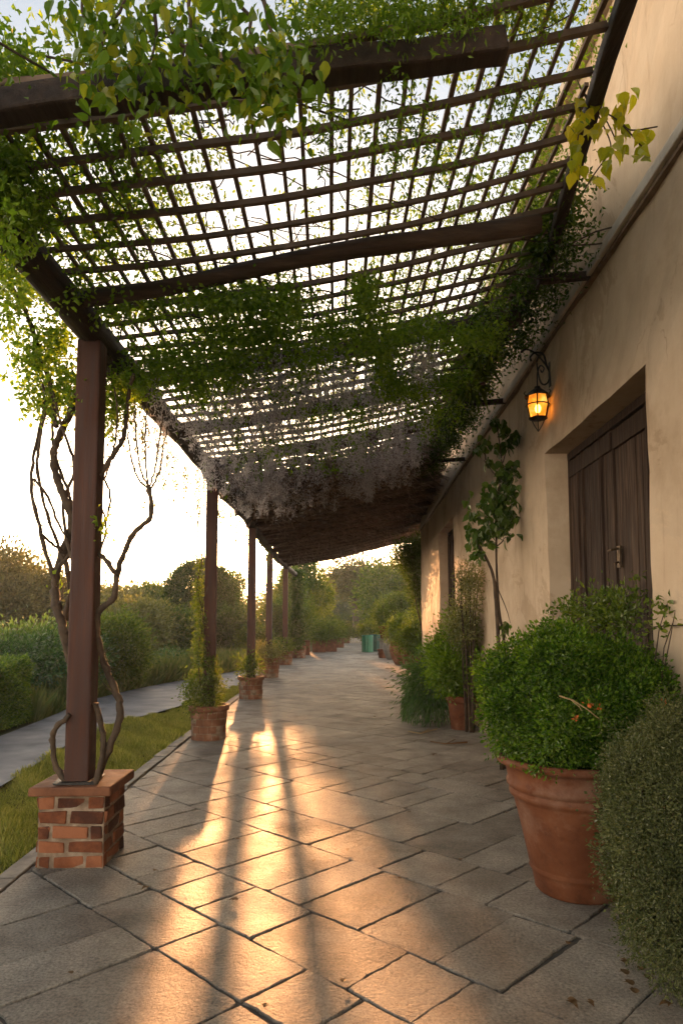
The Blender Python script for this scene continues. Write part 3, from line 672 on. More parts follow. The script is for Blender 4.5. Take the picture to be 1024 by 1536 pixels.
mb = MB(); mb.lathe((2.28, 30.4, 0), [(.34, 0), (.34, .1), (.26, .16), (.24, .6), (.32, .66), (.33, .74), (.001, .74)], 24, .02); mb.build('shaft', M['stone'], ped)
pot('terracotta_pot', 2.28, 30.4, .29, .56, PLAIN, M['terracotta'], 'small orange terracotta pot standing on the stone pedestal', z=.742)
pot('terracotta_pot', 2.02, 28.3, .22, .36, PLAIN, M['terracotta'], 'little orange pot on the paving before the pedestal')
def trough(x, y, w, d, h, label):
    t = thing('trough_planter', (x, y, 0), label, 'planter', 'terracotta trough planters at the far end of the walk')
    mb = MB(); mb.box((x, y, h/2), (w*.94, d*.94, h), .08, .005); mb.build('body', M['old_terracotta'], t, bevel=.02)
    mb = MB(); mb.box((x, y, h + .02), (w, d, .06), .08, .005); mb.build('rim', M['terracotta'], t, bevel=.015)
TR = [(-1.35, 31.0, .6, .6, .60, 'pale trough planter just beyond the last pergola post'), (-.72, 33.6, .66, .6, .52, 'darker trough planter left of the reddest one'), (-.22, 34.4, .78, .7, .56, 'reddest and widest trough planter on the left of the walk'), (.32, 39.5, .55, .6, .50, 'trough planter second from the far end of the row'), (.86, 47.5, .5, .6, .42, 'smallest and farthest trough planter of the row')]
for q in TR: trough(*q)
# bins
def bin_(x, y, r, h, m, label):
    t = thing('litter_bin', (x, y, 0), label, 'bin', 'bins at the far end of the walk')
    mb = MB(); k = 72; th = np.arange(k)*2*math.pi/k; rr = r*(1 + .035*np.sign(np.sin(th*12)))
    V = np.concatenate([np.c_[x+rr*np.cos(th), y+rr*np.sin(th), np.full(k, z)] for z in (.01, h)])
    mb.add(V, np.array([[i, (i+1) % k, k+(i+1) % k, k+i] for i in range(k)])); mb.build('body', m, t)
    mb = MB(); mb.lathe((x, y, 0), [(r*1.05, h-.03), (r*1.07, h), (r*1.0, h+.03), (r*.75, h+.035), (r*.7, h-.05), (.001, h-.05)], 40); mb.build('rim', m, t, smooth=True)
bin_(1.66, 33.6, .27, .80, M['bin'], 'bright green ribbed bin at the end of the walk')
bin_(2.10, 34.3, .26, .82, M['bin_dark'], 'dull dark green bin right of the bright green one')

# ================================================================== LANTERN
lx, ly, lz = at(806, 608, 5.88); rot = 0.2
lan = thing('wall_lantern', (lx, ly, lz), 'lit amber glass lantern on a scrolled iron wall bracket', 'lantern')
def ring(r, z, n=6): return [(lx + r*math.cos(rot + k*2*math.pi/n), ly + r*math.sin(rot + k*2*math.pi/n), lz + z) for k in range(n)]
gm, t = mat('amber_glass'); lw = nd(t, 'ShaderNodeTexNoise', {'Scale': 9.0, 'Detail': 3.0}); tcg = nd(t, 'ShaderNodeTexCoord'); t.links.new(tcg.outputs['Object'], lw.inputs['Vector'])
cr = ramp(t, lw.outputs[0], [(.35, (.75, .16, .01)), (.55, (1, .34, .03)), (.7, (1, .62, .14))])
em = nd(t, 'ShaderNodeEmission', {'Color': cr, 'Strength': .30}); gb = nd(t, 'ShaderNodeBsdfGlossy', {'Roughness': .15}); tb = nd(t, 'ShaderNodeBsdfTransparent', {'Color': (1, .6, .2, 1)})
a1 = nd(t, 'ShaderNodeMixShader', {0: .45, 1: em.outputs[0], 2: tb.outputs[0]}); a2 = nd(t, 'ShaderNodeMixShader', {0: .06, 1: a1.outputs[0], 2: gb.outputs[0]})
nd(t, 'ShaderNodeOutputMaterial', {'Surface': a2.outputs[0]})
mb = MB(); b_, m_, t_ = ring(.072, -.115), ring(.098, .0), ring(.082, .085)
mb.add(b_ + m_ + t_, [[i, (i+1) % 6, 6+(i+1) % 6, 6+i] for i in range(6)] + [[6+i, 6+(i+1) % 6, 12+(i+1) % 6, 12+i] for i in range(6)])
mb.build('glass', gm, lan)
mb = MB()
for k in range(6):
    b1, m1, t1 = ring(.076, -.12), ring(.102, .0), ring(.086, .09)
    mb.tube([b1[k], m1[k], t1[k]], .006, 5)
for rr, z in ((.076, -.118), (.102, .0), (.09, .088)):
    p = ring(rr, z, 12); mb.tube(p + [p[0]], .006, 5)
mb.lathe((lx, ly, lz), [(.12, .075), (.115, .085), (.06, .13), (.03, .15), (.025, .17), (.001, .18)], 6)
mb.lathe((lx, ly, lz), [(.001, -.14), (.05, -.135), (.085, -.12), (.08, -.11)], 6)
for k in range(3):
    a = rot + k*2.09; mb.tube([(lx + .06*math.cos(a), ly + .06*math.sin(a), lz - .13), (lx + .035*math.cos(a), ly + .035*math.sin(a), lz - .18), (lx, ly, lz - .235)], .005, 5)
for k in range(6):
    a = rot + k*1.047; mb.tube([(lx + .115*math.cos(a), ly + .115*math.sin(a), lz + .08), (lx + .13*math.cos(a), ly + .13*math.sin(a), lz + .10), (lx + .115*math.cos(a), ly + .115*math.sin(a), lz + .115)], .005, 5)
mb.build('cage', M['iron'], lan)
mb = MB(); wx = wallx(ly)
P = smoothpath([(lx, ly, lz+.17), (lx, ly, lz+.24), (lx+.005, ly, lz+.30), (lx+.03, ly, lz+.36), (lx+.06, ly-.01, lz+.335), (lx+.045, ly, lz+.30), (lx+.03, ly, lz+.325)], 6); mb.tube(P, .007, 6)
P = smoothpath([(wx, ly, lz+.30), (wx-.03, ly, lz+.36), (lx+.06, ly, lz+.46), (lx-.01, ly, lz+.48), (lx-.055, ly, lz+.44), (lx-.05, ly, lz+.40)], 6); mb.tube(P, .009, 6)
P = smoothpath([(wx-.01, ly, lz+.24), (wx-.03, ly, lz+.20), (lx+.05, ly, lz+.19), (lx+.02, ly, lz+.24), (lx, ly, lz+.40), (lx+.03, ly, lz+.46)], 6); mb.tube(P, .008, 6)
P = smoothpath([(wx-.005, ly, lz+.24), (wx-.02, ly, lz+.34), (lx-.0, ly+.01, lz+.47), (lx-.08, ly+.03, lz+.52), (lx-.13, ly+.05, lz+.50)], 6); mb.tube(P, .008, 6)
mb.box((wx - .004, ly, lz + .28), (.012, .05, .22), rzw); mb.build('bracket', M['iron'], lan)
mb = MB(); th = np.linspace(0, math.pi, 9); mb.lathe((lx, ly, lz - .03), [(max(.001, .026*math.sin(t)), -.04*math.cos(t)) for t in th], 12); mb.build('bulb', emis('bulb', (1, .62, .22), 5), lan, smooth=True)

# ================================================================== POTTED AND GROUND SHRUBS
def shrub(name, label, m, blobs, cat='shrub', group=None, stems=None, stemmat=None):
    c0 = blobs[0][0]; t = thing(name, (c0[0], c0[1], 0), label, cat, group)
    mb = MB()
    for c, r, n, L, kw in blobs: blob(mb, c, r, n, L, **kw)
    mb.build('foliage', m, t)
    if stems:
        mb = Stems()
        for P, r in stems: mb.tube(P, r, 6, rough=.04)
        mb.build('stem', stemmat or M['vine_bark'], t, smooth=True)
    return t
def stemset(c, h, r, n, base=.0, rad=.012):
    return [(wiggle((c[0] + R.normal(0, .03), c[1] + R.normal(0, .03), base), (c[0] + R.uniform(-r, r), c[1] + R.uniform(-r, r), base + h * R.uniform(.6, 1)), 6, .015), np.linspace(rad, rad*.35, 6)) for _ in range(n)]
bs = [((1.38, 3.98, 1.03), (.47, .46, .33), 40000, .020, dict(wr=.6, lump=.16, fill=.30, cl=30, sig=.024, xmax=wallx, zmin=.62)),
   ((1.58, 3.80, 1.02), (.33, .35, .34), 14000, .020, dict(wr=.6, lump=.2, fill=.3, cl=30, sig=.024, xmax=wallx, zmin=.62))]
for k_ in range(16):                   # skirt spilling over the rim
    a_ = k_ * .393 + R.normal(0, .1); bs.append(((1.375 + .37*math.cos(a_), 3.95 + .37*math.sin(a_), .84), (.13, .13, .13), 900, .022, dict(wr=.6, lump=.3, fill=.6, cl=20, sig=.022, droop=.4, xmax=wallx, zmin=.69)))
for _ in range(46):
    a_ = R.random() * 6.283; e_ = R.uniform(-.45, 1.3); u_ = np.array([math.cos(a_)*math.cos(e_), math.sin(a_)*math.cos(e_), math.sin(e_)])
    q_ = R.uniform(.07, .16); bs.append((np.array([1.39, 3.96, 1.04]) + u_ * np.array([.45, .44, .315]) * R.uniform(.92, 1.10), (q_, q_, q_), 1100, .023, dict(wr=.6, lump=.25, fill=.6, cl=25, sig=.02, xmax=wallx, zmin=.62)))
t = shrub('clipped_bush', 'bright green round clipped bush growing in the largest terracotta pot', M['leaf_box'], bs, 'bush', stems=stemset((1.37, 3.95), .6, .3, 14, .68))
mb = MB(); P = np.array([at(u, v, 3.45) for u, v in ((884, 1057), (863, 1078), (898, 1062), (1008-12, 1052))]); 
for p in P: mb.leaves(np.repeat(p[None], 12, 0) + R.normal(0, .006, (12, 3)), R.normal(size=(12, 3)), .018, .7)
mb.build('blossom', M['flower'], t)
mb = MB(); mb.tube([at(838, 1044, 3.4), at(858, 1050, 3.38), at(880, 1064, 3.37), at(900, 1080, 3.4)], [.004, .0035, .003, .002], 5); mb.tube([at(852, 1047, 3.38), at(868, 1060, 3.36), at(872, 1066, 3.36)], .002, 5)
tag(mb.build('dry_twig', M['twig']), 'straw coloured dry twig lying on the round clipped bush', 'twig')
lumps2 = []
for _ in range(60):
    a_ = R.random() * 6.283; e_ = R.uniform(-1.2, 1.4); u_ = np.array([math.cos(a_)*math.cos(e_), math.sin(a_)*math.cos(e_), math.sin(e_)])
    q_ = R.uniform(.05, .12); lumps2.append((np.array([1.57, 3.02, .57]) + u_ * np.array([.36, .40, .50]) * R.uniform(.95, 1.06), (q_, q_, q_ * 1.5), 650, .0145, dict(wr=.5, lump=.3, fill=.7, cl=14, sig=.018, droop=.4, zmin=.01, xmax=wallx)))
shrub('trailing_bush', 'grey green rounded trailing bush at the right edge by the big pot', M['leaf_grey'],
  [((1.57, 3.02, .56), (.38, .42, .52), 36000, .0145, dict(wr=.5, lump=.17, fill=.22, cl=12, sig=.018, droop=.5, zmin=.01, xmax=wallx)),
   ((1.52, 3.0, .72), (.32, .36, .38), 22000, .0135, dict(wr=.5, lump=.28, fill=.25, cl=12, sig=.018, droop=.2, xmax=wallx)),
   ((1.42, 2.86, .30), (.25, .26, .30), 14000, .0135, dict(wr=.5, lump=.2, fill=.3, cl=12, sig=.02, droop=.6, zmin=.01)),
   ((1.52, 3.05, .55), (.30, .34, .46), 12000, .022, dict(wr=.6, lump=.1, fill=.3, xmax=wallx))] + lumps2, 'bush', stems=stemset((1.5, 3.05), .9, .25, 16, 0, .01))
# airy leafy shrub standing behind the clipped bush, before the door
sh = thing('leafy_shrub', (1.66, 4.7, 0), 'airy light green shrub with arching shoots before the wide door', 'shrub')
mb = MB(); st = Stems(); sp = MB()
blob(mb, (1.62, 4.75, 1.0), (.20, .34, .26), 2600, .035, wr=.55, fill=.7, lump=.3, xmax=wallx)
blob(mb, at(880, 925, 4.6), (.20, .24, .14), 1100, .034, wr=.55, fill=.9, lump=.3, xmax=wallx)
blob(mb, at(935, 920, 4.25), (.15, .24, .12), 1100, .034, wr=.55, fill=.9, lump=.3, xmax=wallx)
for u, v, Y in ((828, 915, 4.8), (845, 925, 4.75), (903, 900, 4.6), (908, 918, 4.6), (952, 868, 4.4), (895, 898, 4.6), (1000, 905, 3.7), (1012, 915, 3.65), (1008, 935, 3.6), (975, 905, 3.85), (940, 895, 4.3), (960, 890, 4.2), (862, 905, 4.7)):
    p = at(u, v, Y); q = np.array([min(p[0], 1.70), p[1] + .1, .7]); st.tube(wiggle(q, p, 7, .012), np.linspace(.006, .0025, 7), 5)
    n = 12; P = p + R.normal(0, .03, (n, 3)); mb.leaves(P, R.normal(size=(n, 3)), .045, .55)
st.tube(smoothpath([at(925, 985, 4.2), at(952, 950, 4.0), at(985, 940, 3.75), at(1030, 938, 3.55)], 4), .004, 5)
for u, v in ((960, 945), (985, 932), (1000, 950), (1015, 925), (1018, 945), (1005, 900), (985, 910), (1015, 908)):
    p = at(u, v, 3.75); n = 9; mb.leaves(p + R.normal(0, .022, (n, 3)), R.normal(size=(n, 3)), .04, .6)
mb.build('foliage', M['leaf_mid'], sh); st.build('stem', M['vine_bark'], sh, smooth=True)
# plant in small pot, weeping shrub, lacy shrub
shrub('leafy_plant', 'mid green bushy plant filling the small plain pot', M['leaf_vine'],
  [((1.74, 9.72, .80), (.36, .32, .34), 9000, .055, dict(wr=.55, lump=.3, fill=.6, xmax=wallx, zmin=.4)), ((1.80, 10.0, 1.22), (.26, .3, .36), 5000, .05, dict(wr=.5, lump=.35, fill=.8, xmax=wallx)), ((1.62, 9.9, 1.02), (.24, .25, .28), 3500, .05, dict(wr=.5, lump=.35, fill=.7))], 'plant', stems=stemset((1.75, 9.7), 1.0, .25, 12, .38))
t = thing('weeping_shrub', (1.42, 10.35, 0), 'weeping shrub with long narrow leaves left of the small plain pot', 'shrub')
mb = MB(); n = 900; u = nrm(R.normal(size=(n, 3))); u[:, 2] = abs(u[:, 2])
c = np.array([1.48, 10.25, .42])
for k in range(7):
    f = k / 6; rad = 1 + .12 * R.random(n); P = c + u * np.array([.36, .38, .48]) * (rad * (.8 + .3 * f))[:, None]; P[:, 2] -= .42 * f ** 1.4 * (1 - u[:, 2] * .5)
    P += R.normal(0, .02, P.shape); D = u * .5 + np.array([0, 0, -.9]) + R.normal(size=P.shape) * .3; ok = (P[:, 2] > .06)
    mb.leaves(P[ok], D[ok], R.uniform(.08, .15, ok.sum()), .13)
blob(mb, (1.5, 10.3, .62), (.32, .34, .36), 5000, .09, wr=.16, droop=.8)
mb.build('foliage', M['leaf_blade'], t); mb = Stems()
for P, r in stemset((1.42, 10.35), .8, .2, 10): mb.tube(P, r, 5)
mb.build('stem', M['vine_bark'], t)
shrub('lacy_shrub', 'airy olive shrub with tiny leaves against the wall behind the small pot', M['leaf_olive'],
  [((1.86, 9.3, 2.02), (.20, .36, .36), 2600, .032, dict(wr=.5, lump=.4, fill=1.0, cl=7, sig=.05, xmax=wallx)), ((1.80, 9.5, 1.45), (.26, .34, .42), 4500, .036, dict(wr=.5, lump=.4, fill=.9, cl=8, sig=.05, xmax=wallx))], stems=stemset((1.85, 9.4), 2.2, .15, 14, 0, .014))
# slim tree with two stems against the wall
tr = thing('slim_tree', (1.70, 7.0, 0), 'slim two stemmed tree with drooping dark leaves beside the lantern', 'tree')
st = Stems(); st.tube(smoothpath([(1.71, 7.05, 0), at(748, 985, 7.0), at(743, 900, 7.0), at(738, 860, 7.0), at(722, 825, 7.0), at(705, 800, 7.0)], 5), np.linspace(.024, .010, 26), 8, rough=.05)
st.tube(smoothpath([(1.75, 7.1, 0), at(757, 985, 7.05), at(748, 915, 7.05), at(744, 840, 7.05), at(745, 760, 7.05), at(752, 700, 7.0), at(745, 640, 7.0)], 5), np.linspace(.018, .006, 31), 8, rough=.05)
for a, b in (((745, 760), (768, 735)), ((745, 790), (716, 770)), ((748, 720), (725, 690)), ((750, 700), (770, 660)), ((744, 820), (765, 800)), ((728, 690), (722, 655)), ((738, 860), (765, 935))):
    st.tube(wiggle(at(*a, 7.03), at(*b, 6.95), 6, .012), np.linspace(.008, .003, 6), 5)
mb = MB()
for u, v, r, n in ((716, 800, 21, 75), (742, 790, 24, 95), (764, 770, 17, 50), (738, 748, 24, 80), (764, 738, 15, 40), (752, 712, 17, 45), (768, 700, 10, 16), (722, 668, 12, 26), (734, 690, 9, 12), (762, 655, 14, 34), (745, 634, 10, 18), (752, 668, 11, 18), (704, 770, 9, 14), (774, 650, 7, 8), (757, 938, 7, 14), (715, 830, 9, 12)):
    p = at(u, v, 7.0); rr = r / 1024 * 7.0; P = p + R.normal(0, .5, (n, 3)) * np.array([rr, rr * .9, rr]); P[:, 0] = np.minimum(P[:, 0], wallx(P[:, 1]) - .06)
    D = R.normal(size=P.shape) * .45 + np.array([0, 0, -1]); mb.leaves(P, D, R.uniform(.065, .115, n), .40, True)
mb.build('crown', M['leaf_slim'], tr); st.build('trunk', M['vine_bark'], tr, smooth=True)
# plants in the far pots on the right
def simple_plant(name, label, m, blobs, cat='plant', group=None): return shrub(name, label, m, blobs, cat, group, stems=stemset(blobs[0][0][:2], blobs[0][0][2], .15, 6, max(0, blobs[0][0][2] - .5)))
simple_plant('leafy_plant', 'yellow green plant spreading over the bright terracotta bowl', M['leaf_lime'], [((2.42, 20.7, .98), (.46, .45, .40), 4200, .085, dict(lump=.4, fill=.7, zmin=.5)), ((2.85, 21.3, 1.3), (.45, .5, .5), 3000, .09, dict(lump=.4, fill=.7))])
simple_plant('leafy_plant', 'light green plant arching out of the rounded jar', M['leaf_lime'], [((2.44, 23.8, 1.26), (.46, .5, .40), 3600, .085, dict(lump=.4, fill=.7, zmin=.75)), ((2.12, 23.6, 1.08), (.28, .3, .22), 1100, .085, dict(droop=.3, zmin=.7))])
simple_plant('clipped_bush', 'dark round topiary ball above the stone pot', M['leaf_dark'], [((2.65, 26.5, 1.9), (.62, .6, .6), 7000, .06, dict(lump=.1, fill=.4))], 'bush')
simple_plant('leafy_plant', 'dark plant in the small pot on the pedestal', M['leaf_mid'], [((2.25, 30.4, 1.75), (.5, .5, .5), 3500, .09, dict(lump=.4, fill=.6))])
simple_plant('leafy_plant', 'low plant sprouting behind the green bins', M['leaf_mid'], [((1.9, 35.2, .95), (.7, .4, .4), 3000, .1, dict(lump=.4, fill=.6))])
# plants in the left planters
cl = thing('climbing_plant', (-1.62, 8.9, .4), 'leafy green climber wound up the second pergola post', 'climber', 'climbers on pergola posts')
mb = MB(); st = Stems()
blob(mb, (-1.66, 8.86, .60), (.23, .22, .28), 4200, .034, wr=.5, lump=.25, fill=.5)
for v0, v1, uo, w, n in ((1000, 960, 300, 17, 600), (960, 915, 300, 13, 500), (915, 870, 297, 12, 380), (870, 830, 300, 8, 120), (1020, 985, 318, 15, 400)):
    vv = R.uniform(v1, v0, n); uu = uo + R.normal(0, w * .33, n)
    P = np.array([at(u, v, 8.8) for u, v in zip(uu, vv)]); P[:, 1] += R.normal(0, .08, n); cloudbox(mb, P, 0, .04, .5)
st.tube(smoothpath([(-1.66, 8.85, .4), at(297, 980, 8.8), at(305, 930, 8.78), at(296, 880, 8.8), at(303, 840, 8.8), at(296, 800, 8.8), at(300, 765, 8.8)], 5), .009, 6)
st.tube(smoothpath([(-1.58, 8.83, .4), at(315, 980, 8.8), at(300, 930, 8.82), at(312, 880, 8.8)], 5), .007, 6)
mb.build('foliage', M['leaf_mid'], cl); st.build('stem', M['vine_bark'], cl, smooth=True)
simple_plant('leafy_plant', 'sparse upright shoots in the second brick planter', M['leaf_mid'], [((-1.60, 13.35, .62), (.24, .22, .26), 1100, .05, dict(lump=.3, fill=.8, up=1.0))])
simple_plant('leafy_plant', 'low spreading leaves in the third brick planter', M['leaf_olive'], [((-1.78, 18.4, .66), (.36, .3, .22), 1500, .06, dict(lump=.3, fill=.8))])
simple_plant('leafy_plant', 'low dark plant in the fourth brick planter', M['leaf_mid'], [((-1.72, 23.7, .62), (.4, .3, .25), 1300, .06, dict(lump=.3, fill=.8))])
vp = thing('climbing_plant', (-1.5, 28.2, .4), 'dense dark climber covering the farthest pergola post', 'climber', 'climbers on pergola posts')
mb = MB(); st = Stems(); n = 7000; z = R.uniform(.4, 3.6, n); P = np.c_[-1.5 + R.normal(0, .13, n), 28.1 + R.normal(0, .16, n), z]; cloudbox(mb, P, 0, .1, .5)
for k in range(4): st.tube(wiggle((-1.5 + .1*k - .15, 28.15, .4), (-1.5 + .08*k - .1, 28.15, 3.5), 12, .02), .02, 5)
mb.build('foliage', M['leaf_dark'], vp); st.build('stem', M['vine_bark'], vp)
for (x, y, w, d, h, _), lb, m in zip(TR, ('tall leafy shrub behind the pale trough planter', 'shrub in the darker trough planter', 'bright green plant in the reddest trough planter', 'green plant in the trough second from the end', 'little plant in the farthest trough'), ('leaf_mid', 'leaf_mid', 'leaf_mid', 'leaf_mid', 'leaf_olive')):
    zt = h + (.9 if x < -1 else .4); simple_plant('leafy_plant', lb, M[m], [((x, y, zt), (.42 if x > -1 else .6, .5, zt - h + .1), 2600, .1, dict(lump=.3, fill=.7, up=.6))])

# ================================================================== VINES ON THE PERGOLA
def vine(name, label, m, group='vines growing over the pergola', cat='vine', loc=(0, 4, 3.4)):
    return thing(name, loc, label, cat, group), MB(), Stems()
def pxcloud(mb, lst, L, wr=.5, big=False, droop=.3, dY=.12, q=1.0, Nz=None):
    for u, v, Y, ru, rv, n in lst:
        n = int(n * q); nc = max(2, n // 9); uu = u + R.normal(0, ru * .5, nc); vv = v + R.normal(0, rv * .5, nc); yy = Y + R.normal(0, dY, nc)
        pc = np.array([at(a, b, max(1.2, y)) for a, b, y in zip(uu, vv, yy)]); i = np.repeat(np.arange(nc), 9)
        P = pc[i] + R.normal(0, L * 1.1, (len(i), 3)); P[:, 0] = np.minimum(P[:, 0], wallx(P[:, 1]) - .015)
        cloudbox(mb, P, 0, L, wr, big, droop)
def hang(mb, st, p, ln, L, m=1, wr=.5, dens=60, sway=.04, r=.0022):
    n = max(4, int(ln / .06)); P = np.array(p) + np.c_[np.cumsum(R.normal(0, sway*.35, n)), np.cumsum(R.normal(0, sway*.35, n)), -np.linspace(0, ln, n)]
    if st is not None: st.tube(P, r, 3, cap=False)
    k = int(dens * ln) + 1; t = R.random(k) * (n - 1.01); i = t.astype(int); f = (t - i)[:, None]
    Q = P[i] * (1 - f) + P[i + 1] * f + R.normal(0, L * .35, (k, 3)); mb.leaves(Q, R.normal(size=Q.shape) * .7 + np.array([0, 0, -.8]), L * (.6 + .7 * R.random(k)), wr)

# A: fine-leaved vine at the near left corner, above and around the edge beam
t, mb, st = vine('climbing_vine', 'dense fine leaved vine over the nearest left corner of the lattice', None, loc=(-1.5, 3, 3.5))
n = 14000; nc = n // 8; x = R.uniform(-2.5, -.55, nc); y = R.uniform(2.35, 4.4, nc)
wgt = np.clip((-.72 - x) * 1.35 + .25 * np.sin(y * 4 + x * 5) + .15, 0.03, 1); ok = R.random(nc) < wgt; x, y = x[ok], y[ok]
z = zroof(x) + .05 + np.minimum(R.gamma(1.6, .09, len(x)), .42) - R.random(len(x)) * .06; pc = np.c_[x, y, z]; i = np.repeat(np.arange(len(pc)), 8)
cloudbox(mb, pc[i] + R.normal(0, .035, (len(i), 3)), 0, .034, .55)
pxcloud(mb, [(15, 110, 2.7, 50, 50, 700), (60, 140, 2.75, 50, 35, 600), (160, 190, 2.9, 60, 40, 500), (15, 250, 2.9, 40, 70, 1500), (30, 330, 3.2, 40, 50, 900), (10, 420, 3.3, 16, 60, 500), (50, 300, 3.1, 60, 60, 700), (110, 430, 3.9, 45, 30, 450), (200, 250, 3.1, 50, 45, 260), (170, 330, 3.5, 50, 50, 400)], .034, .55)
for k in range(26):
    x = R.uniform(-2.3, -1.0); p = (x, R.uniform(2.0, 4.2), zroof(x) + .1); st.tube(wiggle(p, np.array(p) + R.normal(0, .5, 3) * [1, 1.2, .15], 9, .02), .005, 5)
mb.build('foliage', M['leaf_vine'], t); st.build('stem', M['vine_bark'], t)
# B: big-leaved clump over the front beam
t, mb, st = vine('broad_leaf_vine', 'broad leaved vine cascading over the thick front beam', None, loc=(-.6, 2.3, 3.6))
pxcloud(mb, [(200, 20, 2.22, 60, 30, 120), (170, 60, 2.2, 45, 40, 110), (150, 115, 2.2, 24, 36, 70), (215, 95, 2.2, 40, 36, 80), (120, 20, 2.25, 24, 30, 35), (270, 25, 2.25, 50, 40, 70), (260, 120, 2.2, 26, 20, 22), (310, 105, 2.2, 30, 34, 50), (350, 70, 2.2, 36, 36, 80), (385, 115, 2.2, 34, 36, 110), (420, 100, 2.2, 30, 32, 90), (430, 150, 2.18, 22, 30, 70), (200, 130, 2.2, 20, 30, 34), (290, 60, 2.25, 30, 30, 30), (410, 175, 2.2, 14, 12, 20), (160, -30, 2.3, 70, 30, 80), (330, 20, 2.25, 40, 30, 60)], .050, .30, True, 1.5, .06, q=.95)
for a, b in (((130, -40), (120, 40)), ((180, -60), (150, 120)), ((240, -60), (215, 120)), ((300, -60), (262, 130)), ((340, -20), (395, 140)), ((380, -40), (440, 160)), ((250, 40), (330, 100))):
    st.tube(wiggle(at(*a, 2.25), at(*b, 2.2), 9, .012), np.linspace(.009, .003, 9), 6)
mb.build('foliage', M['leaf_big'], t); st.build('stem', M['vine_bark'], t, smooth=True)
# C: feathery vine riding above the lattice
t, mb, st = vine('feathery_vine', 'sparse feathery vine lying on top of the lattice', None, loc=(.4, 3, 3.9))
n = 95000; nc = n // 7; x = R.uniform(-1.3, 1.75, nc); y = 1.5 + 6.4 * R.random(nc)
wgt = .18 + .55 * np.clip(sinn(np.c_[x * 1.4, y * 1.1, 0 * x], 6, 2.2) + .25, 0, 1) + .35 * (y < 2.6) * (x > -.3) + .35 * np.clip(x - .9, 0, 1) - .25 * (np.abs(x + .55) < .35) * (y < 4); ok = R.random(nc) < wgt; x, y = x[ok], y[ok]
ok = (x < xedge(y) + .08) & ((y > 2.5) | (x > -.25)); x, y = x[ok], y[ok]; z = zroof(x) + .08 + R.gamma(1.4, .13, len(x)); pc = np.c_[x, y, z]; i = np.repeat(np.arange(len(pc)), 7)
cloudbox(mb, pc[i] + R.normal(0, .035, (len(i), 3)), 0, .032, .42, droop=.9)
pxcloud(mb, [(520, 15, 2.35, 90, 26, 1500), (620, 25, 2.4, 90, 26, 1500), (470, 40, 2.35, 40, 30, 400), (700, 20, 2.5, 70, 30, 900), (800, 20, 2.7, 60, 26, 800), (600, 100, 2.5, 22, 20, 160), (590, 210, 2.6, 40, 60, 320), (680, 210, 2.7, 60, 60, 320), (500, 190, 2.6, 40, 50, 300), (780, 150, 2.8, 50, 50, 300)], .030, .32, droop=1.0, q=.9)
for k in range(60):
    x = R.uniform(-.8, .7); y = R.uniform(2.4, 5.5); p = np.array([x, y, zroof(x) + .14]); st.tube(wiggle(p, p + R.normal(0, .45, 3) * [1, 1, .2] + [0, 0, .1], 9, .02), .0035, 5)
mb.build('foliage', M['leaf_vine'], t); st.build('stem', M['vine_bark'], t)
# D: clumps hanging under the lattice in mid distance
t, mb, st = vine('climbing_vine', 'bright green vine clumps hanging below the lattice in mid roof', None, loc=(-.3, 5, 3.4))
pxcloud(mb, [(180, 470, 4.4, 50, 22, 700), (240, 455, 4.3, 50, 18, 600), (320, 450, 4.2, 50, 20, 900), (380, 450, 4.2, 40, 24, 1100), (430, 455, 4.3, 34, 26, 1000), (400, 500, 4.6, 60, 34, 1500), (330, 510, 4.7, 50, 36, 1300), (260, 540, 4.9, 50, 36, 1500), (215, 570, 5.0, 22, 30, 500), (300, 580, 5.1, 40, 34, 900), (350, 560, 5.0, 40, 34, 900), (545, 435, 4.0, 20, 20, 520), (550, 470, 4.3, 26, 34, 600), (500, 500, 4.6, 50, 30, 900), (560, 520, 4.9, 40, 30, 800), (470, 540, 5.0, 40, 26, 500), (640, 490, 4.7, 50, 18, 600), (690, 510, 4.9, 40, 18, 600), (600, 500, 4.8, 40, 20, 500), (730, 500, 5.0, 26, 24, 500), (590, 580, 5.5, 24, 26, 600), (620, 590, 5.6, 24, 16, 400), (575, 565, 5.4, 16, 24, 400), (430, 590, 5.8, 34, 26, 400), (640, 620, 6.2, 40, 30, 500), (540, 620, 6.0, 40, 30, 400), (480, 620, 6.4, 40, 26, 300), (660, 570, 6.0, 40, 26, 500), (700, 560, 6.0, 26, 22, 300), (410, 670, 7.0, 40, 22, 400), (490, 680, 7.6, 50, 26, 300)], .032, .6, droop=.5, dY=.24, q=1.2)
for k in range(260):
    x = R.uniform(-1.5, 1.4); y = R.uniform(4.3, 9); hang(mb, st, (x, y, zroof(x)), R.uniform(.1, .42), .032, dens=110, wr=.55)
for k in range(40):
    x = R.uniform(-1.5, 1.3); p = np.array([x, R.uniform(4.1, 6.5), zroof(x) + .0]); st.tube(wiggle(p, p + R.normal(0, .5, 3) * [1.3, 1, .08], 9, .02), .006, 5)
mb.build('foliage', M['leaf_vine'], t); st.build('stem', M['vine_bark'], t)
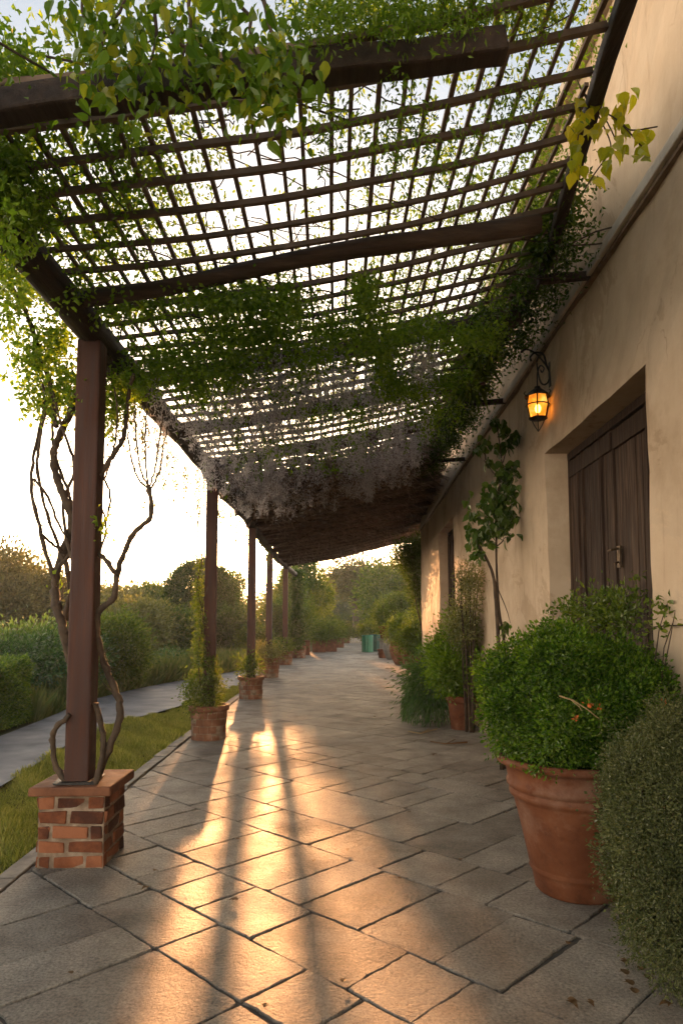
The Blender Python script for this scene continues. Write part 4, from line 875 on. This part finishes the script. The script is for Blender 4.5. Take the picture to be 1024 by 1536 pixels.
# E: grey dry tangle
t, mb, st = vine('dry_vine', 'grey dry tangle hanging under the middle of the roof', None, cat='dry vine', loc=(-.3, 7, 3.4))
for k in range(400):                   # drooping racemes
    y = 5.1 + 6 * R.random() ** 1.15; x = R.uniform(-1.48, min(1.4, .2 + y * .12))
    if math.sin(x * 3 + y * 2.1) * math.sin(y * 1.7 - x) < -.35 and R.random() < .7: continue
    ln = R.uniform(.18, .55); n = int(120 * ln / .35); f = R.random(n) ** .8; w = .05 * (1 - f) ** .6 + .012
    c0 = np.array([x, y, zroof(x) + .02]); P = c0 + np.c_[R.normal(0, 1, n) * w, R.normal(0, 1, n) * w, -f * ln] + np.array([.03 * math.sin(k), 0, 0]) * f[:, None]
    mb.leaves(P, R.normal(size=P.shape) * .8 + [0, 0, -.7], R.uniform(.022, .05, n), .28)
    if k % 3 == 0: st.tube(np.c_[np.full(4, x), np.full(4, y), zroof(x) + .03 - np.linspace(0, ln, 4)], .0018, 3, cap=False)
for k in range(260):
    y = 5.4 + 6 * R.random(); x = R.uniform(-1.48, min(1.4, .1 + y * .12)); hang(mb, None, (x, y, zroof(x) + .02), R.uniform(.1, .32), .04, wr=.10, dens=80, sway=.03)
pxcloud(mb, [(238, 650, 5.6, 10, 36, 900), (255, 690, 6.4, 8, 24, 400), (280, 620, 5.8, 30, 30, 900), (330, 610, 6, 36, 26, 900), (400, 600, 6, 40, 26, 700), (360, 650, 6.6, 40, 30, 800), (440, 560, 5.6, 30, 22, 400), (640, 545, 5.4, 26, 22, 500), (520, 570, 5.8, 40, 26, 500), (480, 650, 7, 50, 30, 500), (560, 680, 8, 50, 26, 500), (390, 720, 8.5, 40, 30, 700), (450, 760, 10, 40, 30, 500)], .045, .12, droop=1.0, dY=.3, q=.3)
mb.build('strands', M['grey_dry'], t); st.build('stem', M['vine_bark'], t)
# F: hanging curtain along the left edge beam with sunlit leaves
t, mb, st = vine('hanging_vine', 'thin sunlit vine curtain hanging from the left edge beam', None, loc=(-1.6, 8, 3.2))
for k in range(170):
    y = 5.0 + 15 * R.random() ** 1.3; x = -1.74 + R.normal(0, .05); ln = R.uniform(.15, .55) + (.35 if 6.5 < y < 12 and R.random() < .55 else 0)
    hang(mb, st, (x, y, 3.4), ln, .036, dens=75, wr=.4, sway=.03)
mb.build('foliage', M['leaf_olive'], t); st.build('stem', M['vine_bark'], t)
t, mb, st = vine('dry_vine', 'brown dry wisps hanging from the far thatched roof', None, cat='dry vine', loc=(0, 14, 3.4))
for k in range(300):
    y = R.uniform(9.0, 20); x = -1.55 + R.random() * (xedge(y) + 1.4); hang(mb, None, (x, y, zroof(x) - .03), R.uniform(.05, .3) * (1 if x > -1.3 else .4), .05, wr=.09, dens=70, sway=.03)
mb.build('strands', M['dry'], t)
# G: greenery tucked between the roof edge and the wall
t, mb, st = vine('wall_vine', 'dark green vine tucked between roof edge and house wall', None, loc=(1.7, 6, 3.9))
for k in range(900):
    y = 4.2 + 7.2 * R.random(); x = float(xedge(y)) + R.uniform(-.12, .30); x = min(x, wallx(y) - .03)
    if R.random() < .5: pass
    p = np.array([x, y, float(zroof(x)) + R.uniform(-.14, .45)]); n = 34; P = p + R.normal(0, .07, (n, 3)); P[:, 0] = np.minimum(P[:, 0], wallx(P[:, 1]) - .02); mb.leaves(P, R.normal(size=P.shape) + [0, 0, -.4], .038, .55)
pxcloud(mb, [(735, 480, 5.1, 22, 26, 400), (745, 520, 5.6, 16, 22, 300), (690, 620, 7.4, 30, 30, 700), (680, 660, 9, 22, 24, 500), (650, 640, 8, 26, 26, 400), (780, 430, 4.9, 16, 16, 200), (840, 330, 4.4, 12, 30, 250)], .036, .55, droop=.5, dY=.15)
for k in range(16):
    y = R.uniform(4, 9); x = float(xedge(y)) + .1; p = np.array([x, y, float(zroof(x))]); st.tube(wiggle(p, p + [R.normal(0, .03), R.uniform(.4, 1), R.normal(0, .1)], 9, .012), .009, 5)
mb.build('foliage', M['leaf_dark'], t); st.build('stem', M['vine_bark'], t)
t, mb, st = vine('strappy_plant', 'grassy tufts of strap leaves on the roof edge by the wall', None, cat='plant', group=None, loc=(1.6, 5, 3.9))
for u, v, Y, n, L in ((825, 350, 4.5, 70, .20), (812, 375, 4.6, 60, .18), (835, 320, 4.3, 50, .18), (705, 570, 6.4, 70, .35), (715, 545, 6.2, 50, .3), (722, 520, 5.8, 40, .28), (845, 280, 4.0, 40, .2)):
    P = np.repeat(at(u, v, Y)[None], n, 0) + R.normal(0, .035, (n, 3)); D = R.normal(size=(n, 3)) * .6 + [-.25, 0, -.35]; mb.leaves(P, D, L * (.5 + .7 * R.random(n)), .05)
mb.build('foliage', M['leaf_mid'], t)
# H: yellow leaved sprig by the wall, top right
t, mb, st = vine('yellow_leaf_vine', 'yellow green sprig of round leaves before the wall near the top', None, loc=(1.5, 3.6, 4.0))
ys_pts = [(868, 150), (872, 180), (853, 185), (880, 160), (890, 172), (905, 165), (928, 170), (935, 180), (930, 195), (925, 205), (918, 190), (958, 195), (966, 210), (962, 220), (950, 200), (868, 205), (866, 222), (862, 235), (855, 215), (910, 225), (922, 230), (908, 245), (890, 260), (888, 270), (940, 140), (945, 135), (900, 190), (885, 195), (905, 180), (868, 240), (875, 190), (895, 150), (938, 155), (860, 165), (958, 230), (972, 190), (930, 218), (850, 200), (858, 250), (880, 140)]
P = np.array([at(u, v, 3.55 + R.uniform(-.06, .06) - .4) for u, v in ys_pts for _ in range(2)]); P += R.normal(0, .012, P.shape); n = len(P)
mb.leaves(P, R.normal(size=P.shape) * .5 + [0, 0, -1], R.uniform(.055, .085, n), .36, True, N=nrm(np.array([[-.3, -1, .2]]) + R.normal(size=(n, 3)) * .5))
for pts in (((868, 130), (895, 162), (925, 180), (962, 220)), ((870, 140), (868, 190), (862, 240)), ((890, 160), (915, 215), (910, 250)), ((910, 235), (890, 262), (876, 285)), ((865, 120), (880, 150), (905, 175), (930, 225)), ((930, 180), (945, 195), (985, 190))):
    st.tube(smoothpath([at(a, b, 3.15) for a, b in pts], 5), .0035, 6)
mb.build('foliage', M['leaf_yellow'], t); st.build('stem', M['vine_bark'], t, smooth=True)
# I: old twisted vine on the first post
t, mb, st = vine('twisted_vine', 'old twisted bare stemmed vine climbing the nearest post', None, loc=(-1.6, 4.5, .5))
YV = 4.45
def vt(pts, r0, r1, Y=YV, dy=.1):
    ph = R.random() * 6; P = [at(u, v, Y + dy * math.sin(k * 1.3 + ph)) for k, (u, v) in enumerate(pts)]; Q = smoothpath(P, 6); Q = Q + R.normal(0, .0025, Q.shape); st.tube(Q, np.linspace(r0, r1, len(Q)) * (1 + .14 * np.sin(np.arange(len(Q)) * 1.9 + ph) * (R.random(len(Q)) > .4)), 9, rough=.11)
vt([(141, 1180), (163, 1124), (181, 1069), (173, 1034), (153, 985), (146, 925), (171, 896), (176, 859), (188, 826), (203, 797), (226, 775), (224, 732)], .024, .015, 4.42, .05)
vt([(176, 862), (160, 842), (146, 826), (140, 800)], .018, .014, 4.45)
for pts in ([(224, 735), (205, 713), (194, 668), (191, 605)], [(224, 735), (212, 705), (205, 660), (203, 600)], [(224, 735), (219, 700), (218, 650), (222, 600)], [(224, 735), (232, 705), (238, 668), (245, 620)], [(224, 735), (236, 715), (243, 690), (250, 640)]): vt(pts, .007, .004, 4.42, .04)
vt([(144, 1055), (153, 1095), (155, 1125), (143, 1178)], .018, .018, 4.36, .04)
vt([(104, 1072), (86, 1090), (79, 1110), (84, 1145), (101, 1180)], .016, .018, 4.34, .03)
vt([(110, 1000), (98, 955), (87, 916), (83, 876), (89, 846), (100, 815), (108, 780), (92, 735), (82, 703), (84, 668), (101, 628), (118, 590)], .030, .022, 4.6)
vt([(85, 880), (62, 802), (48, 727), (52, 678), (67, 609), (64, 575)], .014, .008, 4.55)
vt([(104, 860), (86, 815), (68, 760), (56, 700), (62, 650), (72, 600)], .012, .008, 4.5)
vt([(112, 850), (98, 800), (96, 750), (112, 700), (96, 650), (80, 590)], .012, .008, 4.5)
vt([(88, 850), (104, 830), (112, 790), (104, 740), (88, 700), (78, 640), (90, 590)], .014, .008, 4.62)
vt([(60, 800), (82, 818), (108, 835)], .010, .008, 4.5)
vt([(52, 720), (72, 745), (90, 790), (108, 812)], .009, .007, 4.5)
vt([(98, 930), (106, 880), (96, 830), (110, 780)], .020, .014, 4.68)
vt([(150, 745), (153, 713), (172, 680), (186, 653), (191, 609), (200, 560)], .018, .012, 4.5)
vt([(150, 712), (164, 735), (163, 768), (150, 800)], .008, .007, 4.45)
vt([(157, 718), (172, 672), (176, 620), (172, 580)], .007, .005, 4.5)
vt([(8, 405), (24, 440), (45, 482), (60, 530), (76, 575), (84, 640)], .014, .017, 4.5)
vt([(150, 830), (160, 790), (152, 760)], .008, .006, 4.45)
vt([(60, 690), (110, 690), (170, 684)], .004, .004, 4.5)
for u_, v_ in ((88, 905), (84, 860), (160, 1000), (176, 1050), (150, 960), (98, 950), (190, 825), (215, 780), (60, 790), (52, 730), (100, 820), (108, 700), (170, 690), (84, 680), (172, 880)):
    q0 = at(u_, v_, 4.46); st.tube(wiggle(q0, q0 + np.array([R.uniform(-.12, .12), R.uniform(-.1, .1), R.uniform(.03, .16)]), 6, .008), np.linspace(.005, .0015, 6), 5)
pxcloud(mb, [(60, 540, 4.6, 40, 36, 900), (90, 500, 4.5, 30, 26, 450), (105, 580, 4.6, 26, 40, 700), (60, 590, 4.6, 30, 24, 350), (20, 500, 4.5, 34, 22, 220), (75, 620, 4.6, 26, 20, 160), (165, 590, 4.7, 18, 40, 380), (190, 570, 4.7, 16, 36, 260), (40, 430, 4.4, 30, 34, 350), (175, 620, 4.7, 26, 24, 160), (140, 640, 4.6, 34, 20, 90), (152, 790, 4.45, 4, 16, 45), (95, 870, 4.6, 6, 20, 20)], .036, .6, dY=.12, droop=.3, q=1.3)
mb.build('foliage', M['leaf_vine'], t); st.build('stem', M['vine_bark'], t, smooth=True)
# J: leafy column at the end of the wall
t = thing('ivy_column', (2.5, 19.2, 0), 'tall dark ivy growing up the far corner of the house', 'ivy')
mb = MB(); st = Stems()
blob(mb, (2.62, 19.3, 3.1), (.55, .5, 1.0), 9000, .07, lump=.3, fill=.5); blob(mb, (2.72, 19.4, 2.3), (.42, .4, .75), 5000, .07, lump=.3, fill=.5); blob(mb, (2.2, 19.8, 3.4), (.5, .5, .45), 3500, .07, lump=.4, fill=.7)
for k in range(5): st.tube(wiggle((2.55 + .05*k, 19.1, 0), (2.5 + R.normal(0, .2), 19.3, 3.6), 12, .03), np.linspace(.03, .01, 12), 6)
mb.build('foliage', M['leaf_dark'], t); st.build('stem', M['vine_bark'], t)

# ================================================================== BACKGROUND
hd = thing('clipped_hedge', (-5.0, 7, 0), 'low dark clipped hedge along the far side of the side path', 'hedge')
mb = MB()
n = 70000; s_ = R.random(n); y = 4.5 + 6.0 * R.random(n) ** .8; side = R.random(n)
x = np.where(side < .55, -4.62 + R.normal(0, .035, n), -4.62 - 1.2 * R.random(n)); z = np.where(side < .55, .02 + .86 * R.random(n), .88 + R.normal(0, .035, n) + .03 * np.sin(y * 5))
e = side > .93; x[e] = -4.62 - 1.1 * R.random(e.sum()); y[e] = 10.5 + R.normal(0, .05, e.sum()); z[e] = .9 * R.random(e.sum())
x += .05 * np.sin(y * 3.3) + .03 * np.sin(z * 9 + y * 6)
P = np.c_[x, y, z]; D = R.normal(size=P.shape) * .8 + np.where((side < .55)[:, None], np.array([[.7, 0, .1]]), np.array([[0, 0, .9]])); mb.leaves(P, D, R.uniform(.035, .06, n), .5); mb.build('foliage', M['leaf_hedge'], hd)
mb = MB(); mb.box((-5.28, 7.45, .41), (1.18, 5.9, .82), 0, .01); mb.build('shade_core', M['soil'], hd)  # dark block that stops see-through and stands in for the hedge's inner shade

def tree(name, label, m, x, y, h, r, n, L, cat='tree', group=None, trunk=.25, nb=7, rz=None, lump=.3, fill=.6, th=.12, lowc=.35, seed=None):
    t = thing(name, (x, y, 0), label, cat, group); mb = MB(); st = Stems(); rz = rz or h * (1 - lowc) / 2; zc = h - rz; n = int(n * 1.7); L *= 1.3
    st.tube(wiggle((x, y, -.05), (x + R.normal(0, r*.1), y, zc), 8, .04), np.linspace(th, th*.5, 8), 8, rough=.06)
    for k in range(nb):
        u = nrm(R.normal(size=3)); c = np.array([x, y, zc]) + u * np.array([r*.58, r*.58, rz*.62])
        rr = R.uniform(.40, .62)
        blob(mb, c, (r*rr, r*rr, rz*rr), n // nb, L, lump=lump, fill=fill, zmin=.05, cl=9, sig=L*1.3)
        st.tube(wiggle((x, y, zc * .75), c, 7, .05), np.linspace(th*.45, th*.1, 7), 6)
    mb.build('crown', m, t); st.build('trunk', M['bark'], t, smooth=True); return t
def low_bush(name, label, m, x, y, rx, h, n, L, group=None, lump=.24, fill=.4, ry=None, nb=5):
    n = int(n * 1.5); L *= 1.25
    t = thing(name, (x, y, 0), label, 'bush', group); mb = MB()
    blob(mb, (x, y, h*.48), (rx*.9, (ry or rx)*.9, h*.5), n // 2, L, lump=lump, fill=fill, cl=9, sig=L*1.3)
    for k in range(nb):
        a = R.random()*6.28; blob(mb, (x + rx*.5*math.cos(a), y + (ry or rx)*.5*math.sin(a), h*R.uniform(.4, .62)), (rx*.5, rx*.5, h*.36), n // 2 // nb, L, lump=lump, fill=fill, cl=9, sig=L*1.3)
    mb.build('foliage', m, t); st = Stems()
    for P, r in stemset((x, y), h*.7, rx*.4, 6, 0, .03): st.tube(P, r, 5)
    st.build('stem', M['bark'], t); return t
g = 'trees and bushes beyond the side path'
def PX(u, Y): return at(u, 930, Y)[0]
def HT_(v, Y): return 1.5 + (932 - v) / 1024 * Y
tree('brown_tree', 'brownish broad tree at the left edge behind the hedge', M['leaf_brown'], PX(20, 22), 22, HT_(815, 22), 2.2, 14000, .10, group=g, nb=9, lowc=.05)
tree('golden_tree', 'gold rimmed tree rising behind the brownish one on the left', M['leaf_olive'], PX(45, 27), 27, HT_(818, 27), 2.6, 11000, .12, group=g, nb=8, lowc=.1)
low_bush('feathery_bush', 'light green feathery bush just behind the hedge', M['leaf_blade'], PX(45, 13.5), 13.5, 1.7, 1.42, 13000, .07, g)
low_bush('round_bush', 'green bush beside the side path right of the nearest post', M['leaf_mid'], PX(160, 15.3), 15.3, .95, 1.65, 12000, .065, g)
low_bush('round_bush', 'grey green bush between the nearest post and the round topped tree', M['leaf_olive'], PX(205, 24), 24, 1.5, 2.2, 11000, .10, g)
tree('small_tree', 'small olive tree with a golden top left of the round topped tree', M['leaf_olive'], PX(175, 33), 33, HT_(880, 33), 2.0, 9000, .13, group=g, lowc=.1)
tree('small_tree', 'small mid green tree next to the round topped tree', M['leaf_mid'], PX(225, 36), 36, HT_(885, 36), 2.2, 9000, .13, group=g, lowc=.1)
t = thing('round_tree', (PX(302, 29), 29, 0), 'dark dense round topped tree behind the second post', 'tree', g); mb = MB(); st = Stems()
blob(mb, (PX(300, 29), 29, 2.45), (1.45, 1.3, 1.55), 42000, .10, lump=.06, fill=.25, sig=.09); blob(mb, (PX(318, 29), 29, 1.6), (1.2, 1.1, 1.4), 16000, .10, lump=.2, fill=.4, sig=.1); st.tube(wiggle((PX(302, 29), 29, 0), (PX(302, 29), 29, 2.6), 7, .03), .14, 8)
mb.build('crown', M['leaf_dark'], t); st.build('trunk', M['bark'], t)
low_bush('round_bush', 'rounded dark bush at the foot of the round topped tree', M['leaf_mid'], PX(268, 25), 25, 1.0, 1.9, 9000, .085, g)
low_bush('feathery_bush', 'dark bush right of the second post', M['leaf_dark'], PX(345, 27), 27, 1.1, 2.0, 8000, .09, g)
low_bush('round_bush', 'dark shrubbery seen between the second and third posts', M['leaf_far'], PX(352, 36), 36, 1.4, 2.3, 8000, .12, g)
low_bush('round_bush', 'green bush low between the third and fourth posts', M['leaf_mid'], PX(384, 26), 26, .7, 1.2, 6000, .08, g)
tree('small_tree', 'slender green tree behind the third post', M['leaf_mid'], PX(350, 42), 42, 4.4, 1.5, 8000, .13, group=g, lowc=.15)
low_bush('round_bush', 'leafy green mass behind the fourth and fifth posts', M['leaf_mid'], PX(418, 33), 33, .95, 2.6, 8000, .1, g)
tree('small_tree', 'green tree behind the last pergola posts', M['leaf_mid'], PX(458, 40), 40, 5.5, 1.5, 9000, .12, group=g, lowc=.1, th=.1)
tree('small_tree', 'green tree seen between the fourth and fifth posts', M['leaf_lime'], PX(428, 37), 37, 4.7, .95, 5000, .12, group=g, lowc=.1, th=.1)
gg = 'trees closing the view at the end of the walk'
tree('far_tree', 'spreading tree with a dark leaning trunk at the end of the walk', M['leaf_brown'], PX(533, 62), 62, HT_(838, 62), 4.2, 9000, .2, group=gg, nb=10, lowc=.42, th=.35, fill=.9)
for k, (u, Y, v, r, m, lb) in enumerate(((480, 95, 868, 6, 'leaf_far', 'hazy far tree at the left end of the far row'), (505, 110, 872, 6.5, 'leaf_far', 'hazy far tree behind the reddest trough planter'), (530, 115, 866, 7, 'leaf_far', 'hazy far tree directly above the end of the walk'), (560, 105, 858, 6.5, 'leaf_far', 'hazy far tree above the green bins'), (585, 72, 838, 4.5, 'leaf_olive', 'tall olive tree beyond the pedestal pot'), (598, 50, 828, 2.6, 'leaf_mid', 'green tree left of the ivy column'), (440, 100, 880, 6, 'leaf_far', 'hazy far tree behind the last pergola posts'), (620, 80, 800, 6, 'leaf_mid', 'tall tree mostly hidden behind the ivy column'))):
    tree('far_tree', lb, M[m], PX(u, Y), Y, HT_(v, Y), r, 5500, .1 + Y * .0022, group=gg, nb=8, lowc=.05, th=.3)
tree('sun_screen_tree', 'added tall bare trunked tree whose high crown behind the roof shades the upper wall', M['leaf_olive'], -1.7, 60, 13.2, 2.9, 9000, .2, group=gg, nb=9, lowc=.3, rz=2.4, th=.22, fill=.7)  # added tree; its hidden crown keeps the low sun off the upper wall
low_bush('round_bush', 'green bush right of the far end of the walk', M['leaf_mid'], PX(592, 42), 42, 1.1, 3.3, 8000, .11, gg)
low_bush('round_bush', 'dark undergrowth left of the far trough planters', M['leaf_mid'], PX(470, 50), 50, 1.6, 2.6, 7000, .12, gg)
low_bush('round_bush', 'bushy greenery beside the last trough planter', M['leaf_far'], PX(515, 72), 72, 1.5, 2.0, 4000, .16, gg)
low_bush('round_bush', 'leafy bush at the foot of the leaning far tree', M['leaf_far'], PX(562, 66), 66, 2.0, 2.6, 5000, .16, gg)
# far tree belt, tall grass and ground cover beyond the path
mb = MB()
for k in range(46):
    x = -95 + k * 4.3 + R.normal(0, 1); y = 118 + R.uniform(-8, 14); h = R.uniform(3.6, 5.4) + (3 if x > -6 else 0)
    blob(mb, (x, y, h*.5), (4.2, 3, h*.55), 1400, .42, lump=.3, fill=.4, cl=9, sig=.5)
tag(mb.build('far_woodland', M['leaf_far']), 'hazy distant belt of woodland on the horizon', 'woodland', kind='stuff')
blades('tall_grass', M['tall_grass'], 60000, lambda n: 10.5 + 16 * R.random(n), lambda y: pathfar(y) - .05 - 3.2 * R.random(len(y)) ** 1.2, .42, .03, 'pale tall grass along the far side of the side path', .35)
mb = MB()
for k in range(260):
    y = R.uniform(14, 60); x = pathfar(min(y, 26)) - 1.5 - R.random() * (6 + y * .5); r = R.uniform(.35, .8)
    blob(mb, (x, y, r*.4), (r, r, r*.7), 260, .09, lump=.3, fill=.5)
tag(mb.build('ground_cover', M['leaf_blade']), 'low weedy ground cover in the meadow left of the walk', 'ground cover', kind='stuff')

# ================================================================== LITTER ON THE PAVING
FL = [(650, 1131, .075), (222, 1330, .045), (357, 1350, .05), (850, 1500, .06), (880, 1502, .04), (948, 1478, .05), (952, 1490, .045), (940, 1462, .05), (975, 1470, .05), (1005, 1505, .05), (560, 1075, .05), (578, 1003, .12), (470, 1290, .03), (690, 1290, .03), (930, 1440, .045), (960, 1455, .04)]
def G_(u, v, z=.012):
    d = ray(u, v); return np.array([0, 0, 1.5]) + d * ((z - 1.5) / d[2])
FL += [(float(u_), float(v_), .03) for u_, v_ in zip(R.uniform(60, 1000, 14), R.uniform(1180, 1530, 14))]
where = ['curled brown leaf on the paving near the small plain pot', 'tiny dark leaf on the paving right of the brick plinth', 'dark crumpled leaf in the sunlit paving ahead of the plinth', 'dark leaf on the paving at the bottom right', 'small dark leaf just right of another at the bottom right']
ordn = ['first', 'second', 'third', 'fourth', 'fifth', 'sixth', 'seventh', 'eighth', 'ninth', 'tenth', 'eleventh', 'twelfth']
def zone(u, v): return ('nearest' if v > 1420 else 'middle' if v > 1280 else 'farther') + ' paving ' + ('by the plinth' if u < 330 else 'in mid walk' if u < 680 else 'by the big pot')
zs = {}
for k, (u, v, L) in enumerate(FL):
    if k >= 5: zs.setdefault(zone(u, v), []).append((u, k))
names = {k: ordn[min(i_, 11)] + ' from left of the small dry leaves on the ' + z_ for z_, q_ in zs.items() for i_, (u, k) in enumerate(sorted(q_))}
for k, (u, v, L) in enumerate(FL):
    p = G_(u, v); mb = MB(); a = R.random()*6.28
    for da, dz, sc_ in ((0, 0, 1), (.7, .004, .7)):
        mb.leaves(np.repeat(p[None], 1, 0) + [0, 0, dz], np.array([[math.cos(a+da), math.sin(a+da), .15]]), L*sc_, .4, True, N=np.array([[.1, .1, 1.]]))
    o = mb.build('fallen_leaf', M['dead_leaf'], loc=tuple(p)); tag(o, where[k] if k < 5 else names[k], 'leaf', 'fallen leaves on the paving')
for pts, lb in ((((612, 1097), (630, 1100), (655, 1093)), 'pale dry twig on the paving before the weeping shrub'), (((645, 1112), (668, 1116), (700, 1113)), 'dark dry twig on the paving before the small plain pot')):
    mb = MB(); mb.tube([G_(u, v, .02) for u, v in pts], .009, 5, rough=.2); mb.tube([G_(pts[1][0], pts[1][1], .02), G_(pts[1][0]+14, pts[1][1]-7, .03)], .006, 5)
    tag(mb.build('fallen_twig', M['dead_leaf'] if 'dark' in lb else M['twig']), lb, 'twig')

# evening haze over the whole garden
m, t = mat('haze'); pv = nd(t, 'ShaderNodeVolumePrincipled', {'Color': (.95, .96, 1.0, 1), 'Density': HAZE, 'Anisotropy': .35})
nd(t, 'ShaderNodeOutputMaterial', {'Volume': pv.outputs[0]})
mb = MB(); mb.box((0, 140, 5.6), (400, 380, 13.6)); o = mb.build('haze', m); o['kind'] = 'stuff'
